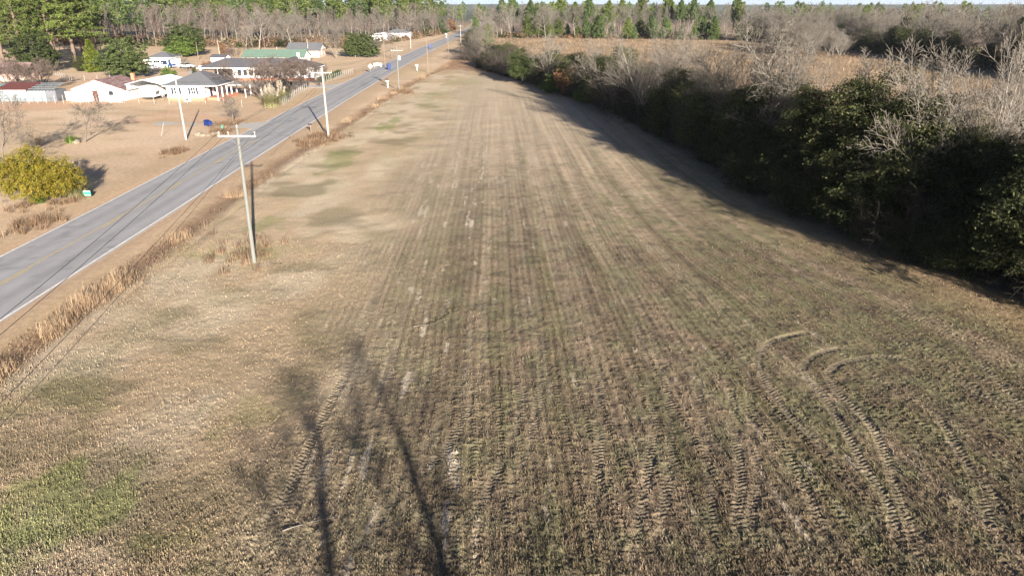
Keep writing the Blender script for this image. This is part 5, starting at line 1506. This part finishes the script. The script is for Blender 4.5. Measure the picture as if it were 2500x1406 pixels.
for (a, r0), (b, r1) in zip(prof[:-1], prof[1:]): m.tube((a * 1.35, 0, .6), (b * 1.35, 0, .6), r0 * 1.4, r1 * 1.4, 12, False)
m.build('vessel', M['trim'], o)
for s in (-.95, .95): MB().box(s - .15, s + .15, -.4, .4, -.05, .3).build('leg', M['concrete'], o)
MB().lathe([(.18, .98), (.2, 1.02), (.2, 1.14), (.06, 1.2)], 10).build('valve_dome', M['silver'], o)
x, y = G(905, 178); o = empty('road_sign', (x, y, -.05), 'white back of a diamond road sign beside the far verge', 'sign')
MB().box(-.04, .04, -.02, .02, 0, 1.6).build('post', M['galv'], o)
MB().prism([(0, -.035, 1.05), (.62, -.035, 1.67), (0, -.035, 2.29), (-.62, -.035, 1.67)], (0, .012, 0)).build('sign_plate', M['silver'], o)
x, y = G(215, 483); o = empty('yard_sign', (x, y, -.05), 'small green sign with white print in front of the pampas grass', 'sign')
pl = MB().box(-.34, .34, -.02, .02, .25, .72).build('sign_plate', M['greenbox'], o)
for z0, z1, a in ((.63, .68, .3), (.3, .33, .3)): MB().box(-a, a, -.03, -.022, z0, z1).build('white_bar', M['trim'], pl)
for s in (-.22, .22): MB().box(s - .012, s + .012, -.01, .01, 0, .25).build('stake', M['galv'], o)
x, y = G(544, 322); o = empty('yard_sign', (x, y, -.05), 'tiny green marker post beside the boulders', 'sign')
MB().box(-.1, .1, -.03, .03, .5, .95).build('sign_plate', M['greenbox'], o); MB().box(-.025, .025, -.02, .02, 0, .5).build('stake', M['galv'], o)
def boulder(px, py, r, seed, label, group='boulders by the driveway'):
    x, y = G(px, py); rb_ = random.Random(seed)
    import bmesh
    bm = bmesh.new(); bmesh.ops.create_icosphere(bm, subdivisions=3, radius=1)
    for v in bm.verts:
        n_ = float(fbm(np.array([v.co.x * 1.3 + seed]), np.array([v.co.y * 1.3 + v.co.z * 1.7]), seed, 3)[0])
        v.co *= .72 + .6 * n_
        v.co.z = max(v.co.z, -.35) * .8
    me = bpy.data.meshes.new('boulder'); bm.to_mesh(me); bm.free(); me.materials.append(M['rock'])
    o = link('boulder', me); o.location = (x, y, r * .22); o.scale = (r * rb_.uniform(.9, 1.3), r, r * rb_.uniform(.8, 1.0)); o.rotation_euler = (0, 0, seed)
    return tag(o, label, 'boulder', group)
for k, (px, py, r, lab) in enumerate([(484, 331, .5, 'leftmost pale boulder by the driveway mouth'), (496, 333, .4, 'second pale boulder from the left by the driveway mouth'), (509, 333, .3, 'smallest pale boulder in the middle of the driveway row'),
                                      (520, 331, .4, 'fourth pale boulder from the left by the driveway mouth'), (529, 329, .5, 'rightmost pale boulder by the driveway mouth')]): boulder(px, py, r, 11 + k, lab)
boulder(187, 350, .5, 31, 'pale stone beside the green yucca on the lawn', 'lawn stone')
x, y = G(176, 349); o = empty('yucca', (x, y, -.05), 'bright green spiky yucca beside a stone on the lawn', 'plant')
yr_ = np.random.default_rng(4); v, f = blades(np.concatenate([yr_.normal(size=(26, 2)) * .35, np.zeros((26, 1))], 1), 14, .6, 1.25, .035, .12, 1.0, yr_, 2)
link('foliage', npmesh('foliage', v, f, M['brightleaf']), o); MB().lathe([(.25, 0), (.2, .25), (.1, .4)], 8).build('stem', M['brownbark'], o)
# pickup truck
o = empty('pickup_truck', (-98.6, 207.0, 0), 'dark blue pickup truck parked in front of the porch house', 'truck', None, -.25)
MB().prism([(-2.5, -.85, .45), (2.5, -.85, .45), (2.5, -.85, .95), (2.3, -.85, 1.05), (1.0, -.85, 1.1), (-2.5, -.85, 1.05)], (0, 1.7, 0)).build('body', M['bluepaint'], o)
cb = MB().prism([(-.7, -.78, 1.1), (1.15, -.78, 1.1), (.65, -.72, 1.72), (-.55, -.72, 1.72)], (0, 1.5, 0)).build('cab', M['bluepaint'], o)
MB().prism([(-.52, -.80, 1.15), (.9, -.80, 1.15), (.58, -.745, 1.62), (-.45, -.745, 1.62)], (0, .02, 0)).build('window', M['glass'], cb)
MB().box(-2.35, -.75, -.7, .7, 1.06, 1.075).build('bed', M['black'], o)
for xx in (-1.55, 1.6):
    for yy in (-.86, .7):
        w = MB().tube((xx, yy, .38), (xx, yy + .2, .38), .38, .38, 14).build('wheel', M['black'], o); MB().tube((xx, yy - .015 if yy < 0 else yy + .215, .38), (xx, yy if yy < 0 else yy + .2, .38), .2, .2, 10).build('rim', M['silver'], w)
for yy in (-.7, .5): MB().box(2.5, 2.53, yy, yy + .2, .7, .88).build('headlight', M['ins'], o)
MB().box(2.5, 2.6, -.85, .85, .42, .6).build('bumper', M['silver'], o)
# parked pale car by the spreading bare tree
def car(x, y, rz, mat, label):
    o = empty('parked_car', (x, y, 0), label, 'car', 'parked cars', rz)
    MB().prism([(-2.2, -.86, .35), (2.2, -.86, .35), (2.25, -.86, .7), (1.1, -.86, .95), (-1.9, -.86, 1.0), (-2.25, -.86, .75)], (0, 1.72, 0)).build('body', M[mat], o)
    c_ = MB().prism([(-1.75, -.74, .99), (1.0, -.74, .95), (.35, -.68, 1.42), (-1.1, -.68, 1.45)], (0, 1.4, 0)).build('cabin', M['glass'], o)
    MB().box(-1.05, .3, -.66, .66, 1.44, 1.475).build('roof', M[mat], c_)
    for xx in (-1.35, 1.4):
        for yy in (-.88, .7):
            MB().tube((xx, yy, .32), (xx, yy + .18, .32), .32, .32, 12).build('wheel', M['black'], o)
    return o
car(-92.5, 206, .1, 'silver', 'silver car parked left of the spreading bare tree')
car(-85.5, 203.5, .2, 'trim', 'white car parked right of the spreading bare tree')
car(-50.4, 158.5, .15, 'dark', 'dark car in the driveway of the long house behind the wire fence')
# fallen branches on the near field
for k, (a, b, lab) in enumerate([((1010, 800), (1150, 755), 'long dry stick lying across the rows in mid field'), ((630, 650), (690, 640), 'pale dead branch at the foot of the nearest utility pole'), ((690, 1300), (830, 1258), 'fallen branch on the near field at lower left')]):
    p, q = G(*a), G(*b)
    sk = grow(600 + k, [((p[0], p[1], .08), (q[0]-p[0], q[1]-p[1], .02), math.dist(p, q), .03)], (7, 3), (45, 40), (.35, .4), (.2, .2), up=0, wob=.12)
    V1, F1 = join([tubes(s, 4) for s in sk]); V1[:, 2] = np.clip(V1[:, 2], .03, .3)
    tag(link('fallen_branch', npmesh('fallen_branch', V1, F1, M['palebark'])), lab, 'branch', 'fallen branches')

# ---------------------------------------------------------------- thin winter air
m, nt, b = newmat('air'); nt.nodes.remove(b)
pv = nt.nodes.new('ShaderNodeVolumePrincipled'); pv.inputs['Density'].default_value = .00004; pv.inputs['Color'].default_value = (.80, .89, 1.0, 1)
nt.links.new(pv.outputs[0], nt.nodes['Material Output'].inputs['Volume'])
tag(MB().box(-9500, 9500, -450, 14500, -12, 85).build('haze', m), 'thin pale winter haze over the country', kind='stuff')
